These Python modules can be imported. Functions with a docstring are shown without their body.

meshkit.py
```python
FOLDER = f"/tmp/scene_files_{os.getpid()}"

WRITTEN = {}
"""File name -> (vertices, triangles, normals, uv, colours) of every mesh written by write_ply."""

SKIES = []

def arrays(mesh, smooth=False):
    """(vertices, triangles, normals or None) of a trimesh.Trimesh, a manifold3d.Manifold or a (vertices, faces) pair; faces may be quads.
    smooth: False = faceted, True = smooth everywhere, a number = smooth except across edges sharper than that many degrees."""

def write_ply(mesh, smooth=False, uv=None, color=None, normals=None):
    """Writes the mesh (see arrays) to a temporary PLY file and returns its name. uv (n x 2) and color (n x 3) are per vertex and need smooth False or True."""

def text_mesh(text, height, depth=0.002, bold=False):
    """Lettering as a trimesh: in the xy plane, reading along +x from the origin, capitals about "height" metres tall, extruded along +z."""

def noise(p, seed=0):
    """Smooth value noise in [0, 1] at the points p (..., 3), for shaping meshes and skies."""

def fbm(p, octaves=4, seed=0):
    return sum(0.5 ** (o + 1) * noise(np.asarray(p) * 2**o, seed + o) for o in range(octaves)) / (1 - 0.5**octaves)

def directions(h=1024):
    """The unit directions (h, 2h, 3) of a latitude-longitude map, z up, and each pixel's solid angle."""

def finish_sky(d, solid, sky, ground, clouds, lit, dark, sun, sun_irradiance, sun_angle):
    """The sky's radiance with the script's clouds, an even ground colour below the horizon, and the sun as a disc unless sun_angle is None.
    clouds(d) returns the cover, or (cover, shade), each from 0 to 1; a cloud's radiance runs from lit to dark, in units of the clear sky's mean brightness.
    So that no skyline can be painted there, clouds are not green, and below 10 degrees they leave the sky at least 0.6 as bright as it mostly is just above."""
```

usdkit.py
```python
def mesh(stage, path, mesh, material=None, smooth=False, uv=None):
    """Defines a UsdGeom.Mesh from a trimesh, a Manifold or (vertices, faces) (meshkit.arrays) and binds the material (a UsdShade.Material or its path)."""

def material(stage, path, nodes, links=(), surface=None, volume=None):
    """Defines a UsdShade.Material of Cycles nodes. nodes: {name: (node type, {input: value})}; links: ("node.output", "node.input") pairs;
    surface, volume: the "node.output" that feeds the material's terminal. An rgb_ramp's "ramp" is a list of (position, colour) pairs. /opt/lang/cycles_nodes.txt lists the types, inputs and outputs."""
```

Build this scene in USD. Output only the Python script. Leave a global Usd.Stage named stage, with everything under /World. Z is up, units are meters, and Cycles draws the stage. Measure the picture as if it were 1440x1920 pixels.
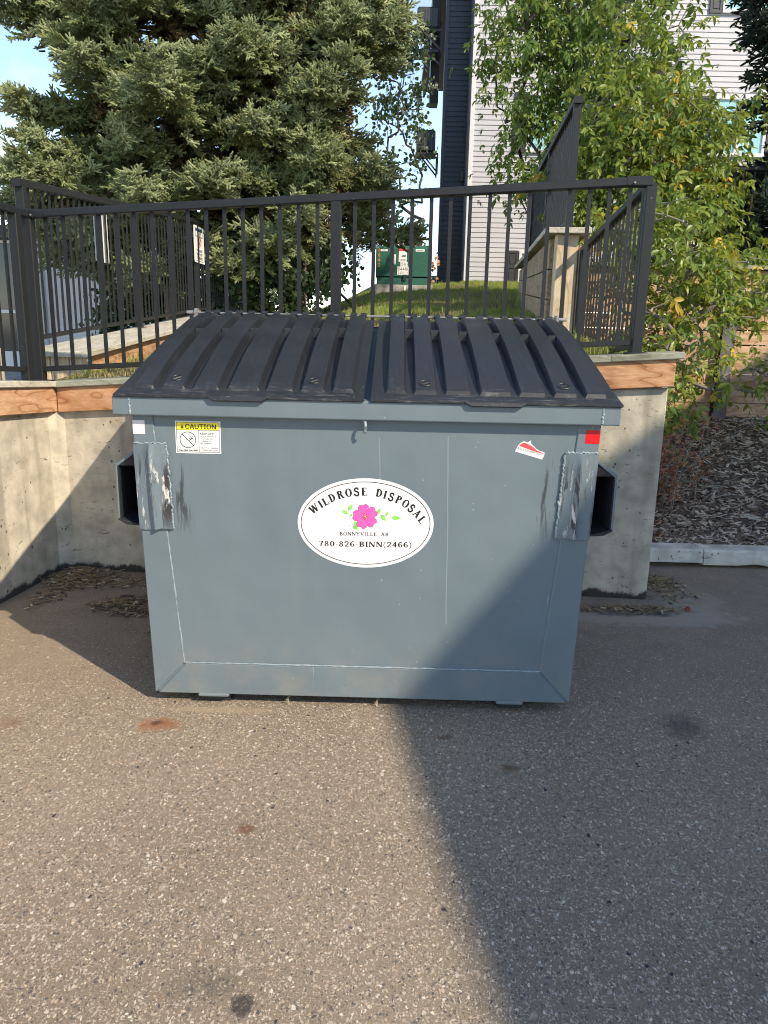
import math, random
import numpy as np, trimesh
import manifold3d as m3
from scipy.spatial.transform import Rotation as Rot
from shapely.geometry import Polygon, LineString, Point, box as sbox
from shapely import affinity
from shapely.ops import unary_union
from pxr import Usd, UsdGeom, UsdLux, UsdShade, Gf, Sdf, Vt
import usdkit, meshkit

stage = Usd.Stage.CreateInMemory()
UsdGeom.SetStageUpAxis(stage, 'Z')
UsdGeom.Xform.Define(stage, '/World')
UsdGeom.Scope.Define(stage, '/World/Looks')
rng = np.random.default_rng(7)
random.seed(7)
PI = math.pi

# ------------------------------------------------------------------ camera, sky, sun, exposure
EYE = np.array([0, 0, 1.5])
PITCH, ROLL = math.radians(13.5), math.radians(1.2)
fwd = np.array([0, math.cos(PITCH), -math.sin(PITCH)])
r0 = np.array([1.0, 0, 0]); u0 = np.cross(r0, fwd)
right = math.cos(ROLL) * r0 + math.sin(ROLL) * u0
upv = -math.sin(ROLL) * r0 + math.cos(ROLL) * u0
cam = UsdGeom.Camera.Define(stage, '/World/camera')
cam.AddTransformOp().Set(Gf.Matrix4d(*right, 0, *upv, 0, *(-fwd), 0, *EYE, 1))
cam.CreateHorizontalApertureAttr(36.0)
cam.CreateVerticalApertureAttr(48.0)
cam.CreateFocalLengthAttr(36.0 * 1442 / 1440)
cam.CreateClippingRangeAttr(Gf.Vec2f(0.05, 2000))
cam.CreateExposureAttr(0.92)

SUN_AZ, SUN_EL = math.radians(47.0), math.radians(38.2)      # azimuth from -y towards +x
S = np.array([math.sin(SUN_AZ) * math.cos(SUN_EL), -math.cos(SUN_AZ) * math.cos(SUN_EL), math.sin(SUN_EL)])
dome = UsdLux.DomeLight.Define(stage, '/World/sky')
sky_mat = usdkit.material(stage, '/World/Looks/sky', {
    'tc': ('texture_coordinate', {}),
    'mp': ('mapping', {'scale': (1.0, 1.0, 2.2)}),
    'n': ('noise_texture', {'scale': 2.6, 'detail': 7.0, 'roughness': 0.58, 'distortion': 0.6}),
    'r': ('rgb_ramp', {'ramp': [(0.47, (0, 0, 0)), (0.76, (0.55, 0.55, 0.55))]}),
    's': ('sky_texture', {'sky_type': 'single_scattering', 'sun_disc': False, 'sun_elevation': SUN_EL,
                          'sun_rotation': math.atan2(S[0], S[1]), 'air_density': 1.0, 'aerosol_density': 0.15, 'ozone_density': 1.5}),
    'bw': ('rgb_to_bw', {}),
    'cl': ('vector_math', {'math_type': 'scale', 'vector1': (1.0, 1.0, 1.02), 'scale': 1.0}),
    'mul': ('math', {'math_type': 'multiply', 'value2': 1.75}),
    'mix': ('mix', {}),
    'b': ('background_shader', {'strength': 0.15}),
}, [('tc.generated', 'mp.vector'), ('mp.vector', 'n.vector'), ('n.fac', 'r.fac'), ('r.color', 'mix.fac'), ('s.color', 'mix.color1'),
    ('s.color', 'bw.color'), ('bw.val', 'mul.value1'), ('mul.value', 'cl.scale'), ('cl.vector', 'mix.color2'), ('mix.color', 'b.color')],
    surface='b.background')
UsdShade.MaterialBindingAPI.Apply(dome.GetPrim()).Bind(sky_mat)
sun = UsdLux.DistantLight.Define(stage, '/World/sun')
sun.CreateIntensityAttr(0.90); sun.CreateNormalizeAttr(True); sun.CreateAngleAttr(0.55); sun.CreateColorAttr(Gf.Vec3f(1.0, 0.865, 0.67))
bz = S; bx = np.cross([0, 0, 1.0], bz); bx /= np.linalg.norm(bx); by = np.cross(bz, bx)
sun.AddTransformOp().Set(Gf.Matrix4d(*bx, 0, *by, 0, *bz, 0, 0, 0, 40, 1))

# ------------------------------------------------------------------ scene helpers
USED, FRAME = {}, {}

def numbered(parent, name):
    k = (parent, name); n = USED.get(k, 0); USED[k] = n + 1
    return f'{parent}/{name}' if n == 0 else f'{parent}/{name}_{n:03d}'

def tag(p, label=None, cat=None, group=None, kind=None):
    p = p.GetPrim() if hasattr(p, 'GetPrim') else p
    for k, v in (('label', label), ('category', cat), ('group', group), ('kind', kind)):
        if v: p.SetCustomDataByKey(k, v)
    return p

def thing(name, label, cat, loc=(0, 0, 0), rotz=0.0, group=None):
    path = numbered('/World', name)
    x = UsdGeom.Xform.Define(stage, path)
    x.AddTranslateOp().Set(Gf.Vec3d(*map(float, loc)))
    if rotz: x.AddRotateZOp().Set(math.degrees(rotz))
    FRAME[path] = (np.array(loc, float), rotz)
    tag(x, label, cat, group)
    return path

def obj(name, mesh, mat, parent=None, world=False, smooth=False, label=None, cat=None, group=None, kind=None):
    """One Mesh prim under parent (or /World). world: the mesh is in world coordinates and is moved into its parent's frame."""
    par = parent or '/World'
    path = numbered(par, name)
    if world and parent:
        top = '/'.join(parent.split('/')[:3])
        loc, rz = FRAME[top]
        v, f, _ = meshkit.arrays(mesh)
        c, s = math.cos(-rz), math.sin(-rz)
        v = v - loc; v = np.column_stack([c * v[:, 0] - s * v[:, 1], s * v[:, 0] + c * v[:, 1], v[:, 2]])
        mesh = (v, f)
    usdkit.mesh(stage, path, mesh, mat if not isinstance(mat, str) else M[mat], smooth=smooth)
    tag(stage.GetPrimAtPath(path), label, cat, group, kind)
    return path

def cat_(ms): return trimesh.util.concatenate(ms)

def bx_(x0, x1, y0, y1, z0, z1):
    b = trimesh.creation.box((x1 - x0, y1 - y0, z1 - z0)); b.apply_translation(((x0 + x1) / 2, (y0 + y1) / 2, (z0 + z1) / 2)); return b

def hull(pts): return trimesh.convex.convex_hull(np.asarray(pts, float))

def rhull(pts, r=0.004, n=6):
    """Hull of small spheres: a convex body with rounded edges."""
    s = trimesh.creation.icosphere(1, r).vertices if n > 4 else np.array([[r, 0, 0], [-r, 0, 0], [0, r, 0], [0, -r, 0], [0, 0, r], [0, 0, -r]])
    return hull(np.vstack([s + p for p in pts]))

def corners(x0, x1, y0, y1, z0, z1): return [(x, y, z) for x in (x0, x1) for y in (y0, y1) for z in (z0, z1)]

def rbox(x0, x1, y0, y1, z0, z1, r=0.004): return rhull(corners(x0 + r, x1 - r, y0 + r, y1 - r, z0 + r, z1 - r), r, 4)

def beam(a, b, w, h, up=(0, 0, 1), bevel=0.0):
    """A bar of width w (sideways) and height h from a to b."""
    a, b = np.asarray(a, float), np.asarray(b, float); d = b - a; d /= np.linalg.norm(d)
    if abs(d[2]) > 0.99: up = (0, 1, 0)
    s = np.cross(d, up); s /= np.linalg.norm(s); t = np.cross(s, d)
    e = bevel; prof = [(-w / 2 + e, -h / 2), (w / 2 - e, -h / 2), (w / 2, -h / 2 + e), (w / 2, h / 2 - e), (w / 2 - e, h / 2), (-w / 2 + e, h / 2), (-w / 2, h / 2 - e), (-w / 2, -h / 2 + e)] if e else [(-w / 2, -h / 2), (w / 2, -h / 2), (w / 2, h / 2), (-w / 2, h / 2)]
    return hull([p + s * x + t * y for p in (a, b) for x, y in prof])

def tube(pts, rad, sides=6):
    p = np.asarray(pts, float); rad = np.broadcast_to(np.asarray(rad, float), (len(p),))
    t = np.gradient(p, axis=0); t /= np.linalg.norm(t, axis=1, keepdims=True) + 1e-12
    a = np.cross(t, np.where(np.abs(t[:, 2:]) < 0.9, [0, 0, 1.0], [1.0, 0, 0])); a /= np.linalg.norm(a, axis=1, keepdims=True) + 1e-12
    b = np.cross(t, a); ang = np.arange(sides) * 2 * PI / sides
    v = p[:, None] + rad[:, None, None] * (np.cos(ang)[None, :, None] * a[:, None] + np.sin(ang)[None, :, None] * b[:, None])
    i, j = np.meshgrid(np.arange(len(p) - 1), np.arange(sides), indexing='ij')
    q = np.stack([i * sides + j, i * sides + (j + 1) % sides, (i + 1) * sides + (j + 1) % sides, (i + 1) * sides + j], -1).reshape(-1, 4)
    f = np.vstack([q[:, [0, 1, 2]], q[:, [0, 2, 3]]]); n = len(p)
    caps = [[0, k + 1, k] for k in range(1, sides - 1)] + [[(n - 1) * sides, (n - 1) * sides + k, (n - 1) * sides + k + 1] for k in range(1, sides - 1)]
    return trimesh.Trimesh(v.reshape(-1, 3), np.vstack([f, caps]), process=False)

def extrude(poly, d):
    ps = [g for g in getattr(poly, 'geoms', [poly]) if g.geom_type == 'Polygon' and g.area > 1e-9]
    return cat_([trimesh.creation.extrude_polygon(g, d, engine='earcut') for g in ps])

def flat_on(mesh, to):
    """xy-plane artwork, extruded along +z, put on a surface: to(x, y, z) -> points."""
    m = mesh.copy(); m.vertices = to(m.vertices[:, 0], m.vertices[:, 1], m.vertices[:, 2])
    if np.linalg.det(np.array([to(np.array([1.]), np.array([0.]), np.array([0.]))[0], to(np.array([0.]), np.array([1.]), np.array([0.]))[0], to(np.array([0.]), np.array([0.]), np.array([1.]))[0]]) - to(np.zeros(1), np.zeros(1), np.zeros(1))[0]) < 0: m.invert()
    return m

def instancer(parent, name, protos, P, Q, Sc, idx, kind='stuff', label=None, cat=None):
    """Many copies of a few small meshes as one PointInstancer. protos: (mesh, material); Q: scipy rotations."""
    path = numbered(parent, name)
    pi = UsdGeom.PointInstancer.Define(stage, path)
    for k, (m, mat) in enumerate(protos):
        usdkit.mesh(stage, f'{path}/piece_{k:03d}', m, M[mat]); pi.CreatePrototypesRel().AddTarget(f'{path}/piece_{k:03d}')
    q = Q.as_quat().astype(np.float32)
    top = '/'.join(parent.split('/')[:3])
    if top in FRAME: P = P - FRAME[top][0]
    pi.CreateProtoIndicesAttr(Vt.IntArray.FromNumpy(np.asarray(idx, np.int32)))
    pi.CreatePositionsAttr(Vt.Vec3fArray.FromNumpy(np.asarray(P, np.float32)))
    pi.CreateOrientationsAttr(Vt.QuathArray([Gf.Quath(float(a[3]), float(a[0]), float(a[1]), float(a[2])) for a in q]))
    Sc = np.asarray(Sc, np.float32); Sc = np.repeat(Sc[:, None], 3, 1) if Sc.ndim == 1 else Sc
    pi.CreateScalesAttr(Vt.Vec3fArray.FromNumpy(Sc))
    tag(stage.GetPrimAtPath(path), label, cat, None, kind)
    return path

def frames(xdir, updir):
    """Rotations whose x axis is xdir and whose z axis is near updir."""
    x = xdir / np.linalg.norm(xdir, axis=1, keepdims=True)
    y = np.cross(updir, x); y /= np.linalg.norm(y, axis=1, keepdims=True) + 1e-9
    z = np.cross(x, y)
    return Rot.from_matrix(np.stack([x, y, z], -1))

# ------------------------------------------------------------------ materials
M = {}

class G:
    """A small node graph builder."""
    def __init__(s): s.n, s.l, s.c = {}, [], 0
    def add(s, kind, **kw):
        s.c += 1; name = f'n{s.c}'; vals = {}
        for k, v in kw.items():
            if isinstance(v, str) and '.' in v and v.split('.')[0] in s.n: s.l.append((v, f'{name}.{k}'))
            else: vals[k] = v
        s.n[name] = (kind, vals); return name
    def pos(s, scale=(1, 1, 1), rot=(0, 0, 0), loc=(0, 0, 0)):
        g = s.add('geometry'); return s.add('mapping', vector=g + '.position', scale=scale, rotation=rot, location=loc) + '.vector'
    def noise(s, vec, scale, detail=4.0, rough=0.55, dist=0.0): return s.add('noise_texture', vector=vec, scale=scale, detail=detail, roughness=rough, distortion=dist)
    def ramp(s, fac, stops): return s.add('rgb_ramp', fac=fac, ramp=stops) + '.color'
    def mix(s, fac, a, b, kind='mix'): return s.add('mix', mix_type=kind, fac=fac, color1=a, color2=b) + '.color'
    def math(s, op, a, b=0.5, clamp=False): return s.add('math', math_type=op, value1=a, value2=b, use_clamp=clamp) + '.value'
    def smooth(s, v, a, b, lo=0.0, hi=1.0): return s.add('map_range', range_type='smoothstep', value=v, from_min=a, from_max=b, to_min=lo, to_max=hi) + '.result'
    def xyz(s):
        g = s.add('geometry'); return s.add('separate_xyz', vector=g + '.position')
    def bump(s, h, strength=0.5, dist=0.005): return s.add('bump', height=h, strength=strength, distance=dist) + '.normal'
    def out(s, name, **kw):
        p = s.add('principled_bsdf', **kw); M[name] = usdkit.material(stage, f'/World/Looks/{name}', s.n, s.l, surface=p + '.BSDF'); return M[name]

def simple(name, col, rough=0.5, var=0.0, scale=6.0, bump=0.0, **kw):
    g = G(); v = g.pos(); n = g.noise(v, scale)
    lo, hi = [c * (1 - var) for c in col], [c * (1 + var) for c in col]
    c = g.ramp(n + '.fac', [(0.3, lo), (0.7, hi)]) if var else tuple(col)
    if bump: kw['normal'] = g.bump(g.noise(v, scale * 12)+'.fac', bump, 0.003)
    return g.out(name, base_color=c, roughness=rough, **kw)

def asphalt():
    g = G(); v = g.pos()
    sx = g.xyz()
    st = g.pos((1, 0.8, 1))
    wv = g.noise(v, 75.0, 2.0); st = g.add('vector_math', math_type='multiply_add', vector1=wv + '.color', vector2=(0.016, 0.016, 0.0), vector3=st) + '.vector'
    v1 = g.add('voronoi_texture', vector=st, scale=128.0); v2 = g.add('voronoi_texture', vector=st, scale=270.0); v3 = g.add('voronoi_texture', vector=st, scale=58.0)
    c1 = g.add('separate_color', color=v1 + '.color'); c2 = g.add('separate_color', color=v2 + '.color'); c3 = g.add('separate_color', color=v3 + '.color')
    big = g.noise(v, 1.1, 5.0); mid = g.noise(v, 7.0, 4.0); fin = g.noise(v, 320.0, 2.0)
    base = g.ramp(big + '.fac', [(0.3, (0.232, 0.182, 0.128)), (0.7, (0.315, 0.252, 0.182))])
    base = g.mix(0.7, base, g.ramp(fin + '.fac', [(0.3, (0.12, 0.12, 0.12)), (0.7, (0.70, 0.70, 0.70))]), 'overlay')
    # the stones show where the binder has worn off; dust covers them towards the wall
    dust = g.smooth(g.math('add', sx + '.y', g.math('multiply', big + '.fac', 1.6)), 3.5, 4.8)
    keep = g.math('subtract', 1.0, g.math('multiply', dust, 0.75))
    stone1 = g.ramp(c1 + '.g', [(0.0, (0.085, 0.08, 0.08)), (0.22, (0.13, 0.115, 0.10)), (0.30, (0.34, 0.285, 0.22)), (0.6, (0.46, 0.395, 0.31)), (0.80, (0.46, 0.33, 0.215)), (0.90, (0.56, 0.49, 0.39)), (1.0, (0.70, 0.62, 0.51))])
    on1 = g.math('multiply', g.math('greater_than', c1 + '.r', 0.58), g.math('less_than', v1 + '.distance', 0.44))
    on1 = g.math('multiply', on1, g.math('greater_than', keep, g.math('multiply', c1 + '.b', 0.95)))
    col = g.mix(on1, base, stone1)
    stone2 = g.ramp(c2 + '.g', [(0.0, (0.06, 0.055, 0.055)), (0.35, (0.14, 0.12, 0.10)), (0.45, (0.34, 0.285, 0.22)), (1.0, (0.64, 0.56, 0.45))])
    on2 = g.math('multiply', g.math('greater_than', c2 + '.r', 0.40), g.math('less_than', v2 + '.distance', 0.42))
    on2 = g.math('multiply', on2, g.math('multiply', g.math('subtract', 1.0, on1), g.math('greater_than', keep, c2 + '.b')))
    col = g.mix(on2, col, stone2)
    on3 = g.math('multiply', g.math('greater_than', c3 + '.r', 0.955), g.math('less_than', v3 + '.distance', 0.32))
    on3 = g.math('multiply', on3, g.math('greater_than', keep, c3 + '.b'))
    col = g.mix(on3, col, g.ramp(c3 + '.g', [(0.0, (0.035, 0.035, 0.045)), (0.22, (0.04, 0.04, 0.05)), (0.25, (0.48, 0.43, 0.36)), (1.0, (0.60, 0.55, 0.47))]))
    col = g.mix(g.math('multiply', dust, 0.55), col, g.ramp(mid + '.fac', [(0.3, (0.185, 0.148, 0.112)), (0.7, (0.275, 0.222, 0.168))]))
    # stains with a shape of their own: rust, oil, washed-out sand
    wob = g.noise(v, 14.0, 5.0, 0.6)
    def spot(col, x, y, rx, ry, colour, amount, soft=0.5):
        d = g.add('vector_math', math_type='length', vector1=g.add('mapping', vector=g.add('geometry') + '.position', location=(-x / rx, -y / ry, 0), scale=(1 / rx, 1 / ry, 0.0)) + '.vector') + '.value'
        d = g.math('add', d, g.math('multiply', g.math('subtract', wob + '.fac', 0.5), 1.5))
        return g.mix(g.smooth(d, 1.0, soft, 0.0, amount), col, colour)
    rust = (0.26, 0.095, 0.032)
    col = spot(col, -0.843, 2.678, 0.12, 0.075, rust, 0.8, 0.1)
    col = spot(col, -0.86, 2.69, 0.035, 0.03, (0.06, 0.03, 0.02), 0.85, 0.3)
    col = spot(col, -0.40, 2.057, 0.045, 0.03, (0.13, 0.05, 0.02), 0.8, 0.2)
    col = spot(col, 0.249, 2.624, 0.05, 0.035, (0.11, 0.05, 0.025), 0.7, 0.2)
    col = spot(col, 0.466, 2.426, 0.05, 0.03, (0.11, 0.05, 0.025), 0.7, 0.2)
    col = spot(col, -1.412, 2.667, 0.08, 0.06, (0.2, 0.10, 0.06), 0.5, 0.2)
    col = spot(col, -0.297, 1.432, 0.035, 0.04, (0.018, 0.018, 0.02), 0.75, 0.5)
    col = spot(col, -0.39, 1.49, 0.13, 0.07, (0.08, 0.07, 0.055), 0.45, 0.1)
    col = spot(col, 1.194, 2.75, 0.13, 0.16, (0.04, 0.04, 0.04), 0.6, 0.1)
    sand = (0.34, 0.29, 0.235)
    col = spot(col, 1.45, 3.93, 0.62, 0.16, sand, 0.75, 0.55)
    col = spot(col, 1.78, 4.2, 0.22, 0.34, sand, 0.7, 0.5)
    col = spot(col, 1.36, 4.02, 0.40, 0.10, (0.06, 0.052, 0.04), 0.8, 0.4)
    col = spot(col, -0.65, 2.80, 0.30, 0.035, (0.36, 0.28, 0.19), 0.6, 0.3)
    h = g.math('add', g.math('multiply', on1, 0.5), g.math('add', g.math('multiply', on2, 0.3), fin + '.fac'))
    nrm = g.bump(h, 0.8, 0.004)
    g.out('asphalt', base_color=col, roughness=0.85, normal=nrm, specular_ior_level=0.3)
asphalt()

def concrete(name, lo, hi, tar=0.0):
    g = G(); v = g.pos(); sx = g.xyz()
    a = g.noise(v, 1.6, 6.0, 0.6); b = g.noise(v, 9.0, 5.0); c = g.noise(g.pos((6, 6, 0.5)), 1.0, 4.0)
    col = g.ramp(a + '.fac', [(0.28, lo), (0.72, hi)])
    col = g.mix(0.6, col, g.ramp(b + '.fac', [(0.3, (0.3, 0.3, 0.3)), (0.7, (0.72, 0.72, 0.72))]), 'overlay')
    col = g.mix(g.smooth(c + '.fac', 0.50, 0.66, 0, 0.55), col, tuple(x * 0.62 for x in lo))
    col = g.mix(g.smooth(g.noise(v, 4.3, 5.0, 0.65, 0.4) + '.fac', 0.58, 0.72, 0, 0.45), col, (lo[0] * 0.75, lo[1] * 0.72, lo[2] * 0.66))
    pit = g.add('voronoi_texture', vector=g.pos((1, 1, 0.75)), scale=24.0, randomness=1.0)
    ps = g.add('separate_color', color=pit + '.color')
    pm = g.math('multiply', g.math('less_than', pit + '.distance', g.math('multiply', ps + '.g', 0.19)), g.math('greater_than', ps + '.r', 0.42))
    col = g.mix(g.math('multiply', pm, 0.8), col, (0.05, 0.05, 0.05))
    if tar:
        t = g.math('add', sx + '.z', g.math('multiply', g.math('subtract', g.noise(g.pos((1, 1, 0.6)), 7.0, 6.0, 0.7) + '.fac', 0.5), 0.13))
        col = g.mix(g.smooth(t, tar + 0.015, tar - 0.01, 0, 0.92), col, (0.018, 0.018, 0.02))
    scr = g.noise(g.pos((7, 7, 22), (0, 0.5, 0.3)), 2.2, 5.0, 0.7, 0.8)
    col = g.mix(g.math('multiply', g.smooth(scr + '.fac', 0.61, 0.67), 0.75), col, (0.07, 0.066, 0.058))
    h = g.math('subtract', g.math('add', b + '.fac', g.noise(v, 60.0, 4.0) + '.fac'), pm)
    g.out(name, base_color=col, roughness=0.88, normal=g.bump(h, 0.35, 0.004), specular_ior_level=0.25)
concrete('concrete', (0.33, 0.295, 0.225), (0.50, 0.455, 0.365), 0.04)
concrete('concrete_kerb', (0.44, 0.42, 0.36), (0.58, 0.55, 0.48))
concrete('concrete_pad', (0.26, 0.25, 0.23), (0.36, 0.34, 0.31))

def wood(name, lo, mid, hi, axis='x', knots=0.9, rough=0.75, seed=0.0, ring=5.0):
    """Sawn boards: grain along the axis, bending round knots."""
    g = G()
    sc = {'x': (0.16, 1, 1), 'y': (1, 0.16, 1), 'z': (1, 1, 0.16)}[axis]
    oi = g.add('object_info'); off = g.math('multiply', oi + '.random', 37.0)
    base = g.add('geometry') + '.position'
    shift = g.add('combine_xyz', x=off, y=g.math('multiply', oi + '.random', 11.0), z=g.math('multiply', oi + '.random', 23.0)) + '.vector'
    pv = g.add('vector_math', math_type='add', vector1=base, vector2=shift) + '.vector'
    v = g.add('mapping', vector=pv, scale=sc) + '.vector'
    kn = g.add('voronoi_texture', vector=g.add('mapping', vector=pv, scale={'x': (0.75, 0.6, 1.6), 'y': (0.6, 0.75, 1.6), 'z': (1.6, 0.6, 0.75)}[axis]) + '.vector', scale=3.1)
    kd = kn + '.distance'
    warp = g.smooth(kd, 0.22, 0.0, 0, 1)
    n1 = g.noise(v, 5.0, 3.0, 0.5, 0.3)
    field = g.math('add', g.math('multiply', n1 + '.fac', ring), g.math('multiply', warp, 0.8))
    rings = g.math('fraction', g.math('multiply', field, 3.0))
    fine = g.noise(g.add('mapping', vector=v, scale=(1, 1, 1)) + '.vector', 120.0, 3.0)
    blot = g.noise(pv, 3.0, 4.0)
    col = g.ramp(rings, [(0.0, mid), (0.5, hi), (0.82, mid), (0.95, lo), (1.0, mid)])
    col = g.mix(0.45, col, g.ramp(fine + '.fac', [(0.3, (0.3, 0.3, 0.3)), (0.7, (0.7, 0.7, 0.7))]), 'overlay')
    col = g.mix(g.smooth(blot + '.fac', 0.45, 0.7, 0, 0.5), col, lo)
    kc = g.add('separate_color', color=kn + '.color')
    km = g.math('multiply', g.smooth(kd, 0.085, 0.04, 0, knots), g.math('greater_than', kc + '.r', 0.35))
    col = g.mix(km, col, tuple(x * 0.33 for x in lo))
    h = g.math('add', g.math('multiply', rings, 0.4), fine + '.fac')
    g.out(name, base_color=col, roughness=rough, normal=g.bump(h, 0.3, 0.002), specular_ior_level=0.25)
wood('cedar', (0.24, 0.105, 0.045), (0.42, 0.215, 0.105), (0.52, 0.30, 0.165), 'x', ring=3.0)
wood('cedar_side', (0.26, 0.13, 0.06), (0.42, 0.235, 0.125), (0.50, 0.31, 0.18), 'y', ring=3.0)
wood('pale_timber', (0.33, 0.19, 0.10), (0.47, 0.30, 0.18), (0.56, 0.39, 0.255), 'x', ring=3.0)
wood('pale_timber_upright', (0.34, 0.25, 0.15), (0.47, 0.37, 0.24), (0.56, 0.46, 0.32), 'z', ring=3.0)
wood('grey_timber_side', (0.17, 0.115, 0.068), (0.26, 0.185, 0.115), (0.33, 0.245, 0.16), 'y', ring=3.0)
wood('weathered_cap', (0.15, 0.155, 0.11), (0.235, 0.24, 0.175), (0.30, 0.30, 0.235), 'x', 0.4, 0.85, ring=3.0)
wood('weathered_cap_side', (0.27, 0.25, 0.19), (0.40, 0.37, 0.29), (0.48, 0.45, 0.37), 'y', 0.4, 0.85, ring=3.0)

def bin_paint():
    g = G(); v = g.pos(); sx = g.xyz()
    big = g.noise(v, 2.2, 5.0); col = g.ramp(big + '.fac', [(0.3, (0.116, 0.152, 0.172)), (0.7, (0.132, 0.170, 0.190))])
    # pale dust dots and little scratches
    vd = g.add('voronoi_texture', vector=v, scale=26.0); vc = g.add('separate_color', color=vd + '.color')
    dot = g.math('multiply', g.math('less_than', vd + '.distance', g.math('multiply', vc + '.g', 0.085)), g.math('greater_than', vc + '.r', 0.72))
    col = g.mix(g.math('multiply', dot, 0.35), col, (0.50, 0.53, 0.53))
    sc = g.noise(g.pos((18, 18, 2.2), (0, 0.5, 0)), 1.6, 3.0, 0.6)
    col = g.mix(g.smooth(sc + '.fac', 0.70, 0.76, 0, 0.35), col, (0.36, 0.40, 0.41))
    # two long pale runs down the front
    for x0, wd, z0, z1 in ((0.243, 0.0018, 0.37, 1.11), (-0.012, 0.0014, 0.94, 1.10)):
        w = g.math('add', sx + '.x', g.math('add', g.math('multiply', g.math('subtract', g.noise(g.pos((0, 0, 1)), 2.0, 2.0) + '.fac', 0.5), 0.014), g.math('multiply', sx + '.z', 0.027)))
        m = g.math('less_than', g.math('absolute', g.math('subtract', w, x0 + 0.02)), wd)
        m = g.math('multiply', m, g.math('multiply', g.math('greater_than', sx + '.z', z0), g.math('less_than', sx + '.z', z1)))
        m = g.math('multiply', m, g.math('less_than', sx + '.y', 2.9))
        col = g.mix(g.math('multiply', m, 0.32), col, (0.36, 0.40, 0.41))
    # black rub marks on the panel beside the corner plates
    st = g.noise(g.pos((46, 10, 5.5)), 1.0, 5.0, 0.68, 0.4)
    for cx in (-0.768, 0.615):
        dx = g.smooth(g.math('absolute', g.math('subtract', sx + '.x', cx)), 0.055, 0.01)
        dz = g.smooth(g.math('absolute', g.math('subtract', sx + '.z', 0.875)), 0.20, 0.05)
        m = g.math('multiply', g.math('multiply', dx, dz), g.smooth(st + '.fac', 0.53, 0.62))
        m = g.math('multiply', m, g.math('less_than', sx + '.y', 2.86))
        col = g.mix(g.math('multiply', m, 0.85), col, (0.03, 0.032, 0.036))
    mud = g.math('multiply', g.smooth(sx + '.z', 0.40, 0.03), g.smooth(g.noise(g.pos((1, 1, 1)), 6.0, 6.0, 0.68) + '.fac', 0.40, 0.66, 0, 0.42))
    col = g.mix(mud, col, (0.24, 0.22, 0.185))
    film = g.smooth(g.noise(g.pos((5, 5, 0.7)), 1.3, 6.0, 0.65) + '.fac', 0.48, 0.72, 0, 0.12)
    col = g.mix(film, col, (0.22, 0.24, 0.24))
    rv = g.add('voronoi_texture', vector=v, scale=9.0); rc = g.add('separate_color', color=rv + '.color')
    rm = g.math('multiply', g.math('greater_than', rc + '.b', 0.72), g.smooth(g.math('add', rv + '.distance', g.math('multiply', g.noise(v, 60.0, 4.0) + '.fac', 0.16)), 0.17, 0.10))
    rm = g.math('multiply', rm, g.math('add', g.math('multiply', g.math('greater_than', sx + '.z', 1.14), g.math('less_than', sx + '.z', 1.20)), g.math('less_than', sx + '.z', 0.10)))
    col = g.mix(g.math('multiply', rm, 0.85), col, (0.15, 0.055, 0.022))
    g.out('bin_paint', base_color=col, roughness=g.smooth(big + '.fac', 0.3, 0.7, 0.40, 0.52), normal=g.bump(g.noise(v, 2.6, 2.0) + '.fac', 0.25, 0.06), specular_ior_level=0.45)
bin_paint()

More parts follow.
